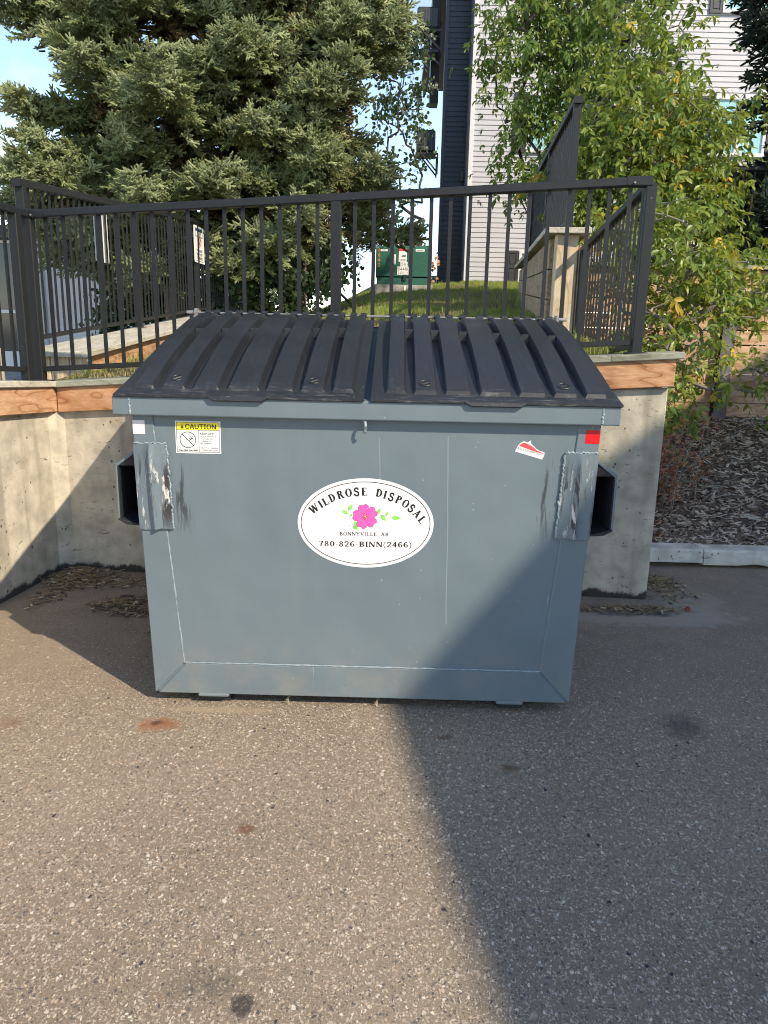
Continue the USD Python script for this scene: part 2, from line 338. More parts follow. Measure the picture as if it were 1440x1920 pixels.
def bin_scuffed():
    g = G(); v = g.pos(); sx = g.xyz()
    col = (0.124, 0.161, 0.181)
    st = g.noise(g.pos((30, 10, 5.0)), 1.0, 6.0, 0.7, 0.5); st2 = g.noise(g.pos((42, 10, 9.0), (0, 0, 0), (3, 0, 7)), 1.0, 6.0, 0.72, 0.6)
    zz = g.smooth(g.math('absolute', g.math('subtract', sx + '.z', 0.87)), 0.20, 0.06)
    c = g.mix(g.math('multiply', g.smooth(st + '.fac', 0.53, 0.60), zz), col, (0.03, 0.03, 0.034))
    c = g.mix(g.math('multiply', g.smooth(g.noise(g.pos((34, 10, 7), (0, 0, 0), (9, 0, 3)), 1.0, 6.0, 0.7) + '.fac', 0.60, 0.68), zz), c, (0.13, 0.06, 0.03))
    c = g.mix(g.math('multiply', g.smooth(st2 + '.fac', 0.57, 0.63), zz), c, (0.50, 0.48, 0.45))
    g.out('bin_scuffed', base_color=c, roughness=0.34, normal=g.bump(st2 + '.fac', 0.25, 0.01), specular_ior_level=0.5)
bin_scuffed()
simple('weld', (0.22, 0.27, 0.29), 0.35, 0.25, 60.0, 0.4)
simple('bare_steel', (0.27, 0.26, 0.25), 0.4, 0.3, 30.0, 0.3, metallic=0.5)
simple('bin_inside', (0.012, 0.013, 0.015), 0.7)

def lid_plastic():
    g = G(); v = g.pos(); sx = g.xyz()
    big = g.noise(v, 3.0, 5.0); gr = g.noise(g.pos((90, 6, 6)), 1.0, 5.0, 0.6); d = g.noise(v, 140.0, 3.0)
    col = g.ramp(big + '.fac', [(0.3, (0.0135, 0.0148, 0.0180)), (0.7, (0.021, 0.0228, 0.0270))])
    col = g.mix(g.smooth(gr + '.fac', 0.52, 0.80, 0, 0.22), col, (0.075, 0.078, 0.085))
    col = g.mix(g.smooth(d + '.fac', 0.62, 0.75, 0, 0.35), col, (0.10, 0.10, 0.10))
    # grey scuffing along the front lip, pale crumbs lying in the folds
    lip = g.smooth(sx + '.y', 2.93, 2.83)
    sc = g.noise(g.pos((9, 40, 40)), 1.6, 6.0, 0.72)
    col = g.mix(g.math('multiply', lip, g.smooth(sc + '.fac', 0.52, 0.68, 0, 0.50)), col, (0.19, 0.185, 0.175))
    vd = g.add('voronoi_texture', vector=v, scale=34.0); vc = g.add('separate_color', color=vd + '.color')
    dot = g.math('multiply', g.math('less_than', vd + '.distance', g.math('multiply', vc + '.g', 0.10)), g.math('greater_than', vc + '.r', 0.85))
    col = g.mix(g.math('multiply', dot, 0.6), col, (0.34, 0.33, 0.30))
    g.out('lid_plastic', base_color=col, roughness=g.smooth(big + '.fac', 0.3, 0.7, 0.36, 0.50), normal=g.bump(g.math('add', d + '.fac', gr + '.fac'), 0.12, 0.002), specular_ior_level=0.4)
lid_plastic()

def metal_paint(name, col, rough=0.42):
    g = G(); v = g.pos(); n = g.noise(v, 30.0, 4.0)
    vd = g.add('voronoi_texture', vector=v, scale=30.0); vc = g.add('separate_color', color=vd + '.color')
    dot = g.math('multiply', g.math('less_than', vd + '.distance', g.math('multiply', vc + '.g', 0.10)), g.math('greater_than', vc + '.r', 0.86))
    c = g.mix(g.math('multiply', dot, 0.7), g.ramp(n + '.fac', [(0.3, tuple(x * 0.85 for x in col)), (0.7, tuple(x * 1.15 for x in col))]), (0.30, 0.30, 0.28))
    g.out(name, base_color=c, roughness=rough, specular_ior_level=0.35)
metal_paint('fence_metal', (0.0135, 0.0142, 0.0155), 0.48)
metal_paint('transformer_green', (0.028, 0.115, 0.082), 0.5)
simple('sticker_white', (0.80, 0.79, 0.77), 0.35, 0.03, 14.0)
simple('ink_black', (0.012, 0.012, 0.013), 0.4)
simple('ink_grey', (0.25, 0.25, 0.25), 0.4)
simple('pink', (0.76, 0.10, 0.40), 0.4, 0.10, 60.0)
simple('dark_pink', (0.33, 0.015, 0.10), 0.4)
simple('leaf_print', (0.22, 0.55, 0.09), 0.4, 0.25, 70.0)
simple('gold_print', (0.70, 0.42, 0.10), 0.4)
simple('yellow_print', (0.86, 0.72, 0.02), 0.4)
simple('red_print', (0.72, 0.07, 0.08), 0.45, 0.1, 60.0)
simple('reflector_red', (0.62, 0.004, 0.012), 0.22)
simple('reflector_pale', (0.66, 0.60, 0.62), 0.3, 0.05, 30.0)
simple('navy_print', (0.02, 0.06, 0.11), 0.4)
simple('digit_orange', (0.55, 0.27, 0.06), 0.5)
simple('white_paint', (0.72, 0.71, 0.69), 0.55, 0.05, 4.0)
simple('siding_white', (0.43, 0.42, 0.435), 0.55, 0.04, 1.5, 0.1)
simple('trim_white', (0.62, 0.60, 0.60), 0.5)
simple('siding_slate', (0.050, 0.058, 0.072), 0.55, 0.08, 2.0, 0.1)
simple('trim_slate', (0.040, 0.046, 0.058), 0.5)
simple('dark_steel', (0.016, 0.017, 0.019), 0.5, 0.2, 6.0)
simple('unit_grey', (0.030, 0.032, 0.035), 0.5, 0.15, 6.0)
simple('grille_grey', (0.06, 0.062, 0.066), 0.5)
simple('shutter', (0.035, 0.033, 0.034), 0.5)
simple('blind', (0.58, 0.78, 0.78), 0.7, 0.06, 3.0)
simple('garage_wall', (0.74, 0.70, 0.66), 0.7, 0.06, 2.0, 0.1)
simple('bark_brown', (0.085, 0.060, 0.042), 0.9, 0.35, 14.0, 0.8)
simple('bark_grey', (0.19, 0.165, 0.135), 0.85, 0.35, 14.0, 0.6)
simple('bark_dark', (0.05, 0.042, 0.035), 0.9, 0.3, 14.0, 0.6)
simple('steel_post', (0.14, 0.135, 0.145), 0.55, 0.35, 9.0, 0.3, metallic=0.4)
simple('soil', (0.095, 0.068, 0.048), 0.95, 0.4, 12.0, 0.9)
simple('roof_dark', (0.06, 0.06, 0.06), 0.8, 0.2, 3.0)
simple('needle_litter', (0.30, 0.215, 0.115), 0.9, 0.3, 25.0)
simple('litter_dark', (0.055, 0.042, 0.032), 0.9, 0.3, 25.0)
simple('litter_pale', (0.46, 0.39, 0.29), 0.85, 0.2, 25.0)
simple('berry_red', (0.22, 0.02, 0.02), 0.5)

def pane_mat():
    g = G(); fr = g.add('layer_weight', blend=0.4); t = g.add('transparent_bsdf', color=(0.86, 0.92, 0.92)); gl = g.add('glossy_bsdf', color=(1, 1, 1), roughness=0.02)
    fac = g.math('add', g.math('multiply', g.math('power', fr + '.facing', 3.0), 0.6), 0.05)
    m = g.add('mix_closure', fac=fac, closure1=t + '.BSDF', closure2=gl + '.BSDF')
    M['pane'] = usdkit.material(stage, '/World/Looks/pane', g.n, g.l, surface=m + '.closure')
pane_mat()
simple('dark_glass', (0.02, 0.028, 0.03), 0.08, specular_ior_level=0.8)

def leafy(name, a, b, trans, tw=0.35, rough=0.5, spec=0.35):
    """Leaves: the tone varies from leaf to leaf; some of the light comes through."""
    g = G(); oi = g.add('object_info'); ri = g.add('geometry')
    r = g.math('fraction', g.math('add', oi + '.random', g.math('multiply', ri + '.random_per_island', 0.6)))
    n = g.noise(g.pos(), 1.3, 3.0)
    c = g.mix(r, a, b)
    c = g.mix(g.smooth(n + '.fac', 0.35, 0.65, 0, 0.5), c, tuple((x + y) / 2 * 0.75 for x, y in zip(a, b)))
    p = g.add('principled_bsdf', base_color=c, roughness=rough, specular_ior_level=spec)
    if not tw:
        M[name] = usdkit.material(stage, f'/World/Looks/{name}', g.n, g.l, surface=p + '.BSDF'); return
    t = g.add('translucent_bsdf', color=g.mix(0.6, c, trans))
    m = g.add('mix_closure', fac=tw, closure1=p + '.BSDF', closure2=t + '.BSDF')
    M[name] = usdkit.material(stage, f'/World/Looks/{name}', g.n, g.l, surface=m + '.closure')
leafy('needles', (0.118, 0.145, 0.052), (0.225, 0.252, 0.102), (0.12, 0.14, 0.05), 0, 0.55, 0.3)
leafy('needles_tip', (0.22, 0.255, 0.118), (0.35, 0.38, 0.19), (0.15, 0.18, 0.07), 0, 0.55, 0.3)
leafy('needles_dead', (0.10, 0.07, 0.03), (0.15, 0.11, 0.045), (0.15, 0.1, 0.05), 0, 0.7, 0.2)
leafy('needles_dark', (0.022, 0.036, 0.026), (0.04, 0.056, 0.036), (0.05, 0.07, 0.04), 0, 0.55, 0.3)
leafy('maple_green', (0.085, 0.155, 0.026), (0.20, 0.285, 0.060), (0.26, 0.36, 0.05), 0.42, 0.42, 0.45)
leafy('maple_olive', (0.140, 0.215, 0.034), (0.315, 0.375, 0.068), (0.40, 0.42, 0.06), 0.42, 0.42, 0.45)
leafy('maple_yellow', (0.42, 0.30, 0.030), (0.60, 0.44, 0.05), (0.6, 0.42, 0.05), 0.35, 0.5, 0.3)
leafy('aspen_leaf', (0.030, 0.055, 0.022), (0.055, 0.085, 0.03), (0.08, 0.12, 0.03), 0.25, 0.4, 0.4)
leafy('grass_green', (0.22, 0.28, 0.055), (0.38, 0.40, 0.10), (0.2, 0.28, 0.05), 0.3, 0.6, 0.2)
leafy('grass_straw', (0.24, 0.20, 0.085), (0.36, 0.30, 0.14), (0.35, 0.3, 0.12), 0.2, 0.7, 0.2)
leafy('dead_leaf', (0.20, 0.085, 0.045), (0.36, 0.18, 0.10), (0.25, 0.1, 0.05), 0.2, 0.7, 0.2)
leafy('dead_leaf_orange', (0.44, 0.18, 0.085), (0.60, 0.32, 0.18), (0.4, 0.15, 0.05), 0.2, 0.7, 0.2)
leafy('chip_dark', (0.065, 0.046, 0.033), (0.23, 0.170, 0.122), (0.05, 0.04, 0.03), 0.0, 0.85, 0.2)
leafy('chip_pale', (0.28, 0.225, 0.165), (0.62, 0.54, 0.43), (0.2, 0.2, 0.2), 0.0, 0.8, 0.2)

def lawn_mat():
    g = G(); v = g.pos(); sx = g.xyz()
    a = g.noise(v, 2.4, 5.0, 0.6); b = g.noise(v, 40.0, 4.0)
    c = g.ramp(a + '.fac', [(0.35, (0.085, 0.115, 0.03)), (0.55, (0.15, 0.16, 0.05)), (0.72, (0.24, 0.20, 0.09))])
    c = g.mix(g.smooth(sx + '.x', -1.0, -1.9, 0, 0.8), c, (0.19, 0.145, 0.075))
    c = g.mix(0.5, c, g.ramp(b + '.fac', [(0.3, (0.2, 0.2, 0.2)), (0.7, (0.8, 0.8, 0.8))]), 'overlay')
    g.out('lawn', base_color=c, roughness=0.95, normal=g.bump(b + '.fac', 0.8, 0.02), specular_ior_level=0.1)
lawn_mat()

# ------------------------------------------------------------------ the ground
def sst(x, a, b):
    t = np.clip((x - a) / (b - a), 0, 1); return t * t * (3 - 2 * t)

gx = np.concatenate([np.linspace(-120, -6, 8), np.linspace(-5, 5, 21), np.linspace(6, 120, 8)])
X, Y = np.meshgrid(gx, gx, indexing='ij')
def grid(X, Y, Z):
    n, m = X.shape; i, j = np.meshgrid(np.arange(n - 1), np.arange(m - 1), indexing='ij'); a = i * m + j
    q = np.stack([a, a + m, a + m + 1, a + 1], -1).reshape(-1, 4)
    return trimesh.Trimesh(np.stack([X, Y, Z], -1).reshape(-1, 3), np.vstack([q[:, [0, 1, 2]], q[:, [0, 2, 3]]]), process=False)
obj('asphalt_ground', grid(X, Y, np.zeros_like(X)), 'asphalt', kind='structure', label='tan and grey asphalt yard with exposed stones around the bin')

def zleft(x, y):
    s = np.clip(0.885 + 0.26 * (x + 0.27), 0.42, 0.94)
    return 1.255 + 0.068 * np.clip(x, -2.2, 1.6) + 0.0935 * np.maximum(y - 4.7, 0) * s
def zlawn(x, y):
    x, y = np.asarray(x, float), np.asarray(y, float)
    L = zleft(x, y); w = sst(x, 1.52, 1.52 + np.maximum(0.03, (y - 9.5) * 0.8)) * (y > 7.4)
    z = np.maximum(L, L * (1 - w) + 2.06 * w)
    return z + 0.02 * (meshkit.fbm(np.stack([x * 1.3, y * 1.3, 0 * x], -1), 3) - 0.5) * 2

def lawn_patch(xs, ys):
    X, Y = np.meshgrid(xs, ys, indexing='ij'); return grid(X, Y, zlawn(X, Y))
lx = np.linspace(-2.14, 1.515, 31)
lawn = cat_([lawn_patch(lx, np.linspace(4.50, 9.6, 40)), lawn_patch(np.concatenate([lx, np.linspace(1.52, 2.6, 9), np.linspace(3, 15, 20)]), np.linspace(9.6, 24, 50)),
             lawn_patch(np.concatenate([[1.515], np.linspace(1.56, 9, 30)]), np.linspace(7.62, 9.6, 12))])
obj('lawn', lawn, 'lawn', kind='structure', smooth=True, label='sloping lawn behind the retaining wall')
obj('left_yard', bx_(-26, -2.42, 0.3, 40, -0.2, 0.55), 'concrete_pad', kind='structure', label='low paved yard beyond the left fence')

# mulch bed on the right between kerb and timber wall
def zmulch(x, y): return 0.105 + 0.62 * sst(np.asarray(y, float), 4.9, 7.9) * 1.02 + 0.03 * (meshkit.fbm(np.stack([np.asarray(x) * 3, np.asarray(y) * 3, 0 * np.asarray(x)], -1), 3) - 0.5)
X, Y = np.meshgrid(np.linspace(1.50, 9, 50), np.linspace(4.98, 7.50, 26), indexing='ij')
obj('mulch_bed', grid(X, Y, zmulch(X, Y)), 'soil', kind='structure', smooth=True, label='dark soil of the mulch bed on the right')

# ------------------------------------------------------------------ kerb
kerb = thing('kerb', 'grey concrete kerb in front of the mulch bed', 'kerb', (1.55, 4.87, 0))
for k, (a, b) in enumerate([(1.56, 2.105), (2.112, 3.6), (3.607, 5.4), (5.407, 8.0)]):
    n = 14; xs = np.linspace(a, b, n); und = 0.012 + 0.030 * meshkit.fbm(np.stack([xs * 4, 0 * xs, 0 * xs + k], -1), 3) * (xs < 2.5)
    rows = []
    prof = [(4.872, None), (4.858, 0.035), (4.866, 0.112), (4.876, 0.124), (4.99, 0.130), (5.0, 0.05), (5.0, 0.0)]
    V = np.array([[(x, y, (u if z is None else z)) for y, z in prof] for x, u in zip(xs, und)]); V[:, :, 2] += -0.004 * k
    m = len(prof); F = []
    for i in range(n - 1):
        for j in range(m):
            p, q = i * m + j, i * m + (j + 1) % m; F += [[p, q, q + m], [p, q + m, p + m]]
    F += [[0, j + 1, j] for j in range(1, m - 1)] + [[(n - 1) * m, (n - 1) * m + j, (n - 1) * m + j + 1] for j in range(1, m - 1)]
    mk = trimesh.Trimesh(V.reshape(-1, 3), F, process=False); mk.fix_normals()
    obj('kerb_stone', mk, 'concrete_kerb', kerb, world=True, smooth=30)

# ------------------------------------------------------------------ concrete retaining wall with timber fascia
CAP = lambda x: 1.288 + 0.0714 * x                                # top of the cap board along the back wall
WA, WB = np.array([-1.965, 4.575]), np.array([1.52, 4.22])        # the back wall's face
wd = (WB - WA) / np.linalg.norm(WB - WA); wn = np.array([wd[1], -wd[0]])          # wn points to the camera
if wn[1] > 0: wn = -wn
def wp(t, out, z): p = WA + wd * t + wn * out; return (p[0], p[1], z)
WL = np.linalg.norm(WB - WA)
tx_ = lambda t: (WA + wd * t)[0]
wall = thing('retaining_wall', 'L-shaped pale concrete retaining wall topped by orange timber boards', 'wall', (-1.965, 4.575, 0))
def wall_slab(t0, t1, o0, o1, zb, zt0, zt1, r=0.006): return rhull([wp(t, o, z) for t, zt in ((t0, zt0), (t1, zt1)) for o in (o0, o1) for z in (zb, zt)], r, 4)
obj('concrete_wall', wall_slab(0.0, WL, -0.24, 0.0, -0.2, CAP(tx_(0)) - 0.17, CAP(tx_(WL)) - 0.19), 'concrete', wall, world=True)
obj('timber_backing', wall_slab(0.02, WL - 0.03, -0.20, -0.015, 0.9, CAP(tx_(0)) - 0.035, CAP(tx_(WL)) - 0.035), 'grey_timber_side', wall, world=True)
CL = lambda y: 1.15 + 0.062 * (4.57 - y)                          # cap along the left wall
LW = lambda y: -1.975 - 0.155 * (4.575 - y)                       # face of the left wall
def lp(y, out, z): return (LW(y) + out, y, z)
obj('concrete_wall', rhull([lp(y, o, z) for y, zt in ((4.60, CL(4.57) - 0.17), (0.3, CL(0.3) - 0.18)) for o in (-0.24, 0.0) for z in (-0.2, zt)], 0.006, 4), 'concrete', wall, world=True)
obj('concrete_wall', rhull([(-1.985, 4.50, z) for z in (-.1, 0.97)] + [(-1.90, 4.575, z) for z in (-.1, 0.97)] + [(-1.99, 4.6, z) for z in (-.1, 0.97)], 0.004, 4), 'concrete', wall, world=True, label='narrow chamfer strip in the wall corner')
# seams left by the formwork
for t in (0.16, 1.22, 2.44, 3.05): obj('form_seam', wall_slab(t, t + 0.008, -0.01, 0.003, 0.0, 0.95 + 0.05 * t, 0.95 + 0.05 * t, 0.0015), 'concrete', wall, world=True)
obj('form_seam', wall_slab(0.1, WL - 0.01, -0.01, 0.0035, 0.905, 0.912, 1.005, 0.0015).slice_plane([0, 0, 0], [0, 0, 1]) if False else hull([wp(0.16, -0.01, 0.893), wp(0.16, 0.004, 0.893), wp(0.16, 0.002, 0.901), wp(0.16, -0.01, 0.901), wp(WL, -0.01, 0.985), wp(WL, 0.004, 0.985), wp(WL, 0.002, 0.993), wp(WL, -0.01, 0.993)]), 'concrete', wall, world=True)
for y in (3.98, 4.40, 3.1): obj('form_seam', hull([lp(yy, o, z) for yy in (y, y + 0.008) for o in (-0.01, 0.0035) for z in (0, 0.96)]), 'concrete', wall, world=True)
# fascia boards, butted with a gap, and the cap boards
def fascia(t0, t1, tilt=0.0):
    x0, x1 = tx_(t0), tx_(t1)
    return rhull([wp(t, o, z) for t, x in ((t0, x0), (t1, x1)) for o in (0.004, 0.042) for z in (CAP(x) - 0.172, CAP(x) - 0.028)], 0.004, 4)
for a, b in ((0.045, 1.30), (1.306, 2.74), (2.746, WL + 0.02)): obj('fascia_board', fascia(a, b), 'cedar', wall, world=True)
for a, b in ((4.56, 2.9), (2.894, 0.4)):
    obj('fascia_board', rhull([lp(y, o, z) for y in (a, b) for o in (0.004, 0.042) for z in (CL(y) - 0.172, CL(y) - 0.028)], 0.004, 4), 'cedar_side', wall, world=True)
for a, b in ((0.02, 1.88), (1.885, 3.18), (3.185, WL + 0.055)):
    for o0, o1 in ((-0.075, 0.062), (-0.218, -0.080)):
        obj('cap_board', rhull([wp(t, o, z) for t in (a, b) for o in (o0, o1) for z in (CAP(tx_(t)) - 0.026, CAP(tx_(t)))], 0.004, 4), 'weathered_cap', wall, world=True)
for a, b in ((4.60, 3.0), (2.995, 0.4)):
    for o0, o1 in ((-0.075, 0.062), (-0.218, -0.080)):
        obj('cap_board', rhull([lp(y, o, z) for y in (a, b) for o in (o0, o1) for z in (CL(y) - 0.026, CL(y) - 0.001)], 0.004, 4), 'weathered_cap_side', wall, world=True)

# ------------------------------------------------------------------ timber walls
def planks(parent, a, b, zb, zt, h, mat, thick=0.04, out=(0, 0), gap=0.005, lens=2.4):
    """Horizontal planks between plan points a and b, heights zb..zt at each end (pairs)."""
    a, b = np.array(a, float), np.array(b, float); L = np.linalg.norm(b - a); d = (b - a) / L; nrm = np.array([d[1], -d[0]])
    n = max(1, int(round(((zt[0] - zb[0]) + (zt[1] - zb[1])) / 2 / h)))
    for k in range(n):
        cuts = [0.0] + list(np.arange(lens * (0.5 if k % 2 else 0.85), L - 0.3, lens)) + [L]
        for c0, c1 in zip(cuts[:-1], cuts[1:]):
            o = rng.uniform(0, 0.006); pts = []
            for c in (c0 + 0.003, c1 - 0.003):
                f = c / L; z0 = zb[0] + (zb[1] - zb[0]) * f; z1 = zt[0] + (zt[1] - zt[0]) * f; hh = (z1 - z0) / n
                for oo in (0.0, thick + o):
                    for z in (z0 + hh * k + gap / 2, z0 + hh * (k + 1) - gap / 2):
                        p = a + d * c + nrm * oo; pts.append((p[0], p[1], z))
            obj('plank', rhull(pts, 0.003, 4), mat, parent, world=True)

# left: the low timber wall that carries the back fence
lt = thing('timber_wall', 'low stepped timber wall under the left back fence', 'wall', (-2.2, 5.5, 1.0))
LTX = lambda y: -2.10 + 0.004 * (y - 5.5)
LTZ = lambda y: 1.30 + 0.066 * (y - 5.5)
planks(lt, (LTX(14.5), 14.5), (LTX(5.45), 5.45), (LTZ(14.5) - 0.36, LTZ(5.45) - 0.30), (LTZ(14.5) - 0.03, LTZ(5.45) - 0.03), 0.16, 'cedar_side')
for k, (x0, x1) in enumerate(((-2.46, -2.33), (-2.325, -2.20), (-2.195, -2.065))):
    obj('end_board', rbox(x0, x1, 5.40, 5.44, 0.9, 1.268), 'pale_timber_upright', lt, world=True)
for k in range(4):
    y0, y1 = 5.37 + 2.3 * k, 5.37 + 2.3 * (k + 1) - 0.006
    for x0, x1 in ((-2.30, -2.055), (-2.50, -2.306)):
        obj('cap_board', rhull([(x + LTX(y) + 2.10, y, z) for x in (x0, x1) for y in (y0, y1) for z in (LTZ(y) - 0.03, LTZ(y))], 0.004, 4), 'weathered_cap_side', lt, world=True)
obj('end_post', rbox(-2.78, -2.68, 5.2, 5.3, 0.5, 1.33), 'pale_timber_upright', lt, world=True)
obj('end_post', rbox(-2.64, -2.60, 5.2, 5.3, 0.5, 1.31), 'pale_timber_upright', lt, world=True)

# right: the tall wall end beside the lawn
ht = thing('timber_wall', 'tall grey timber wall end with squared post, under the upper fence', 'wall', (1.37, 6.3, 1.2))
HA, HB = np.array([1.30, 6.34]), np.array([1.62, 9.7])
planks(ht, HB, HA, (1.55, 1.05), (2.20, 2.20), 0.165, 'grey_timber_side', gap=0.014)
obj('end_post', rbox(1.285, 1.455, 6.24, 6.335, 0.9, 2.225, 0.006), 'pale_timber_upright', ht, world=True)
obj('end_post', rbox(1.468, 1.555, 6.26, 6.34, 0.9, 2.14, 0.006), 'pale_timber_upright', ht, world=True)
hd = (HB - HA) / np.linalg.norm(HB - HA); hn = np.array([hd[1], -hd[0]])
for k, (o0, o1) in enumerate(((-0.10, 0.075), (0.08, 0.24))):
    for c0, c1 in ((-0.16, 1.7), (1.706, 3.45)):
        obj('cap_board', rhull([tuple(HA + hd * c + hn * o) + (z,) for c in (c0, c1) for o in (o0, o1) for z in (2.228, 2.262)], 0.004, 4), 'weathered_cap_side', ht, world=True)

# right: the return wall under the short fence and the long back wall of the mulch bed
rw = thing('timber_wall', 'timber return wall on the left edge of the mulch bed', 'wall', (1.5, 5.4, 0))
planks(rw, (1.50, 4.46), (1.50, 7.46), (0.05, 0.05), (1.36, 1.25), 0.15, 'cedar_side')
bw = thing('timber_wall', 'long sawn timber wall behind the mulch bed with grey steel post', 'wall', (3.2, 7.5, 0.6))
cuts = [1.56, 3.14, 3.27, 4.9, 5.03, 6.7]
for x0, x1 in ((1.56, 3.135), (3.275, 4.93), (5.07, 6.75), (6.89, 9.0)):
    for k in range(11):
        z0 = 0.58 + k * 0.137
        obj('plank', rbox(x0, x1, 7.50 + rng.uniform(-0.004, 0.004), 7.56, z0 + 0.005, z0 + 0.132, 0.003), 'pale_timber', bw, world=True, label='weathered grey plank near the ground' if k == 0 else None)
for x in (3.205, 5.0, 6.82):
    obj('steel_post', cat_([bx_(x - 0.062, x + 0.062, 7.425, 7.435, 0.4, 1.93), bx_(x - 0.005, x + 0.005, 7.435, 7.56, 0.4, 1.93), bx_(x - 0.062, x + 0.062, 7.56, 7.57, 0.4, 1.93)]), 'steel_post', bw, world=True)
for x0, x1 in ((1.60, 4.0), (4.006, 6.6), (6.606, 9.0)): obj('cap_board', rbox(x0, x1, 7.44, 7.66, 2.09, 2.125), 'weathered_cap', bw, world=True)

# ------------------------------------------------------------------ fences
def railing(parent, a, b, zb, zt, posts, spacing=0.107, rail=(0.055, 0.042), foot=None, post_w=0.055, extend=(0, 0), cap=True, skip=0.055, sleeve=False):
    """a, b: plan points; zb, zt: (start, end) heights of the bottom rail and the top rail; posts: distances along the run."""
    a, b = np.array(a, float), np.array(b, float); L = np.linalg.norm(b - a); d = (b - a) / L; ang = math.atan2(d[1], d[0])
    P = lambda c, z: np.array([*(a + d * c), z]); B = lambda c: zb[0] + (zb[1] - zb[0]) * c / L; T = lambda c: zt[0] + (zt[1] - zt[0]) * c / L
    obj('top_rail', beam(P(-extend[0], T(-extend[0])), P(L + extend[1], T(L + extend[1])), rail[0], rail[1], bevel=0.006), 'fence_metal', parent, world=True)
    ends = sorted(posts)
    for p0, p1 in zip(ends[:-1], ends[1:]):
        obj('bottom_rail', beam(P(p0 + post_w / 2, B(p0)), P(p1 - post_w / 2, B(p1)), 0.030, 0.030, bevel=0.003), 'fence_metal', parent, world=True)
        n = max(1, int(round((p1 - p0) / spacing)))
        for k in range(1, n):
            c = p0 + (p1 - p0) * k / n
            if c - p0 < skip * 0.8 or p1 - c < skip * 0.8: continue
            bar = trimesh.creation.box((0.020, 0.011, T(c) - B(c) - 0.02)); bar.apply_transform(trimesh.transformations.rotation_matrix(ang, [0, 0, 1])); bar.apply_translation(P(c, (T(c) + B(c)) / 2))
            obj('baluster', bar, 'fence_metal', parent, world=True)
    for c in posts:
        zf = foot(c) if foot else B(c) - 0.045
        post = rbox(-post_w / 2, post_w / 2, -post_w / 2, post_w / 2, zf, T(c) - 0.012, 0.004); post.apply_transform(trimesh.transformations.rotation_matrix(ang, [0, 0, 1])); post.apply_translation(P(c, 0))
        obj('post', post, 'fence_metal', parent, world=True)
        pl = rbox(-0.055, 0.055, -0.055, 0.055, zf - 0.004, zf + 0.006, 0.002); pl.apply_transform(trimesh.transformations.rotation_matrix(ang, [0, 0, 1])); pl.apply_translation(P(c, 0))
        obj('base_plate', pl, 'fence_metal', parent, world=True)
    if sleeve:
        for c, s in ((-extend[0] + 0.055, 1), (L + extend[1] - 0.075, -1)):
            obj('rail_sleeve', beam(P(c - 0.055, T(c)), P(c + 0.055 + (0.02 if s < 0 else 0), T(c)), rail[0] + 0.005, rail[1] + 0.005, bevel=0.006), 'fence_metal', parent, world=True)
            q = P(c - 0.02, T(c) - 0.008); bolt = trimesh.creation.cylinder(0.005, 0.01, sections=8); bolt.apply_transform(trimesh.transformations.rotation_matrix(PI / 2, [1, 0, 0])); bolt.apply_translation(q + np.array([0, -rail[0] / 2 - 0.004, 0]))
            obj('bolt', bolt, 'bare_steel', parent, world=True)
    return P, B, T

ff = thing('metal_fence', 'charcoal metal fence on the concrete wall right behind the bin', 'fence', (-0.3, 4.5, 1.25))
FA, FB = np.array([-2.075, 4.665]), np.array([1.365, 4.325]); FL = np.linalg.norm(FB - FA)
railing(ff, FA, FB, (1.217, 1.447), (2.085, 2.272), [0.0, FL * 0.517, FL], extend=(0.0, 0.0), foot=lambda c: CAP(FA[0] + (FB[0] - FA[0]) * c / FL) + 0.004, spacing=0.1065, sleeve=True, rail=(0.06, 0.044))
fl = thing('metal_fence', 'charcoal metal fence running towards the viewer on the left wall', 'fence', (-2.1, 3.5, 1.2))
railing(fl, (-2.075, 4.615), (-2.60, 1.2), (1.217, 1.43), (2.085, 2.15), [0.09, 1.75, 3.4], foot=lambda c: CL(4.6 - c) + 0.004, extend=(0, 0))
fb = thing('metal_fence', 'long charcoal metal fence receding on the left timber wall, with two signs', 'fence', (-2.4, 9, 1.5))
railing(fb, (-2.47, 5.48), (-2.30, 14.4), (1.375, 1.965), (2.385, 3.045), [0.0, 2.25, 4.5, 6.75, 8.9], foot=lambda c: LTZ(5.48 + c) + 0.004, extend=(0.06, 0), post_w=0.06, rail=(0.06, 0.05))
fr = thing('metal_fence', 'short charcoal metal fence turning back from the right front post', 'fence', (1.46, 5.3, 1.3))
railing(fr, (1.375, 4.40), (1.50, 6.25), (1.425, 1.30), (2.26, 2.115), [0.0, 1.83], foot=lambda c: 1.36 - 0.02 * c)
fu = thing('metal_fence', 'charcoal metal fence on the tall timber wall under the leaves', 'fence', (1.5, 7.6, 2.3))
railing(fu, (1.385, 6.32), (1.655, 9.5), (2.335, 2.335), (3.175, 3.16), [0.0, 1.6, 3.15], foot=lambda c: 2.266, extend=(0.05, 0), rail=(0.065, 0.05))
fq = thing('metal_fence', 'charcoal metal fence above the sawn timber wall at the right edge', 'fence', (4, 8, 2.1))
railing(fq, (3.30, 8.0), (8.0, 8.05), (2.16, 2.16), (3.06, 3.06), [0.0, 1.6, 3.2, 4.7], foot=lambda c: 2.05, extend=(0.05, 0))

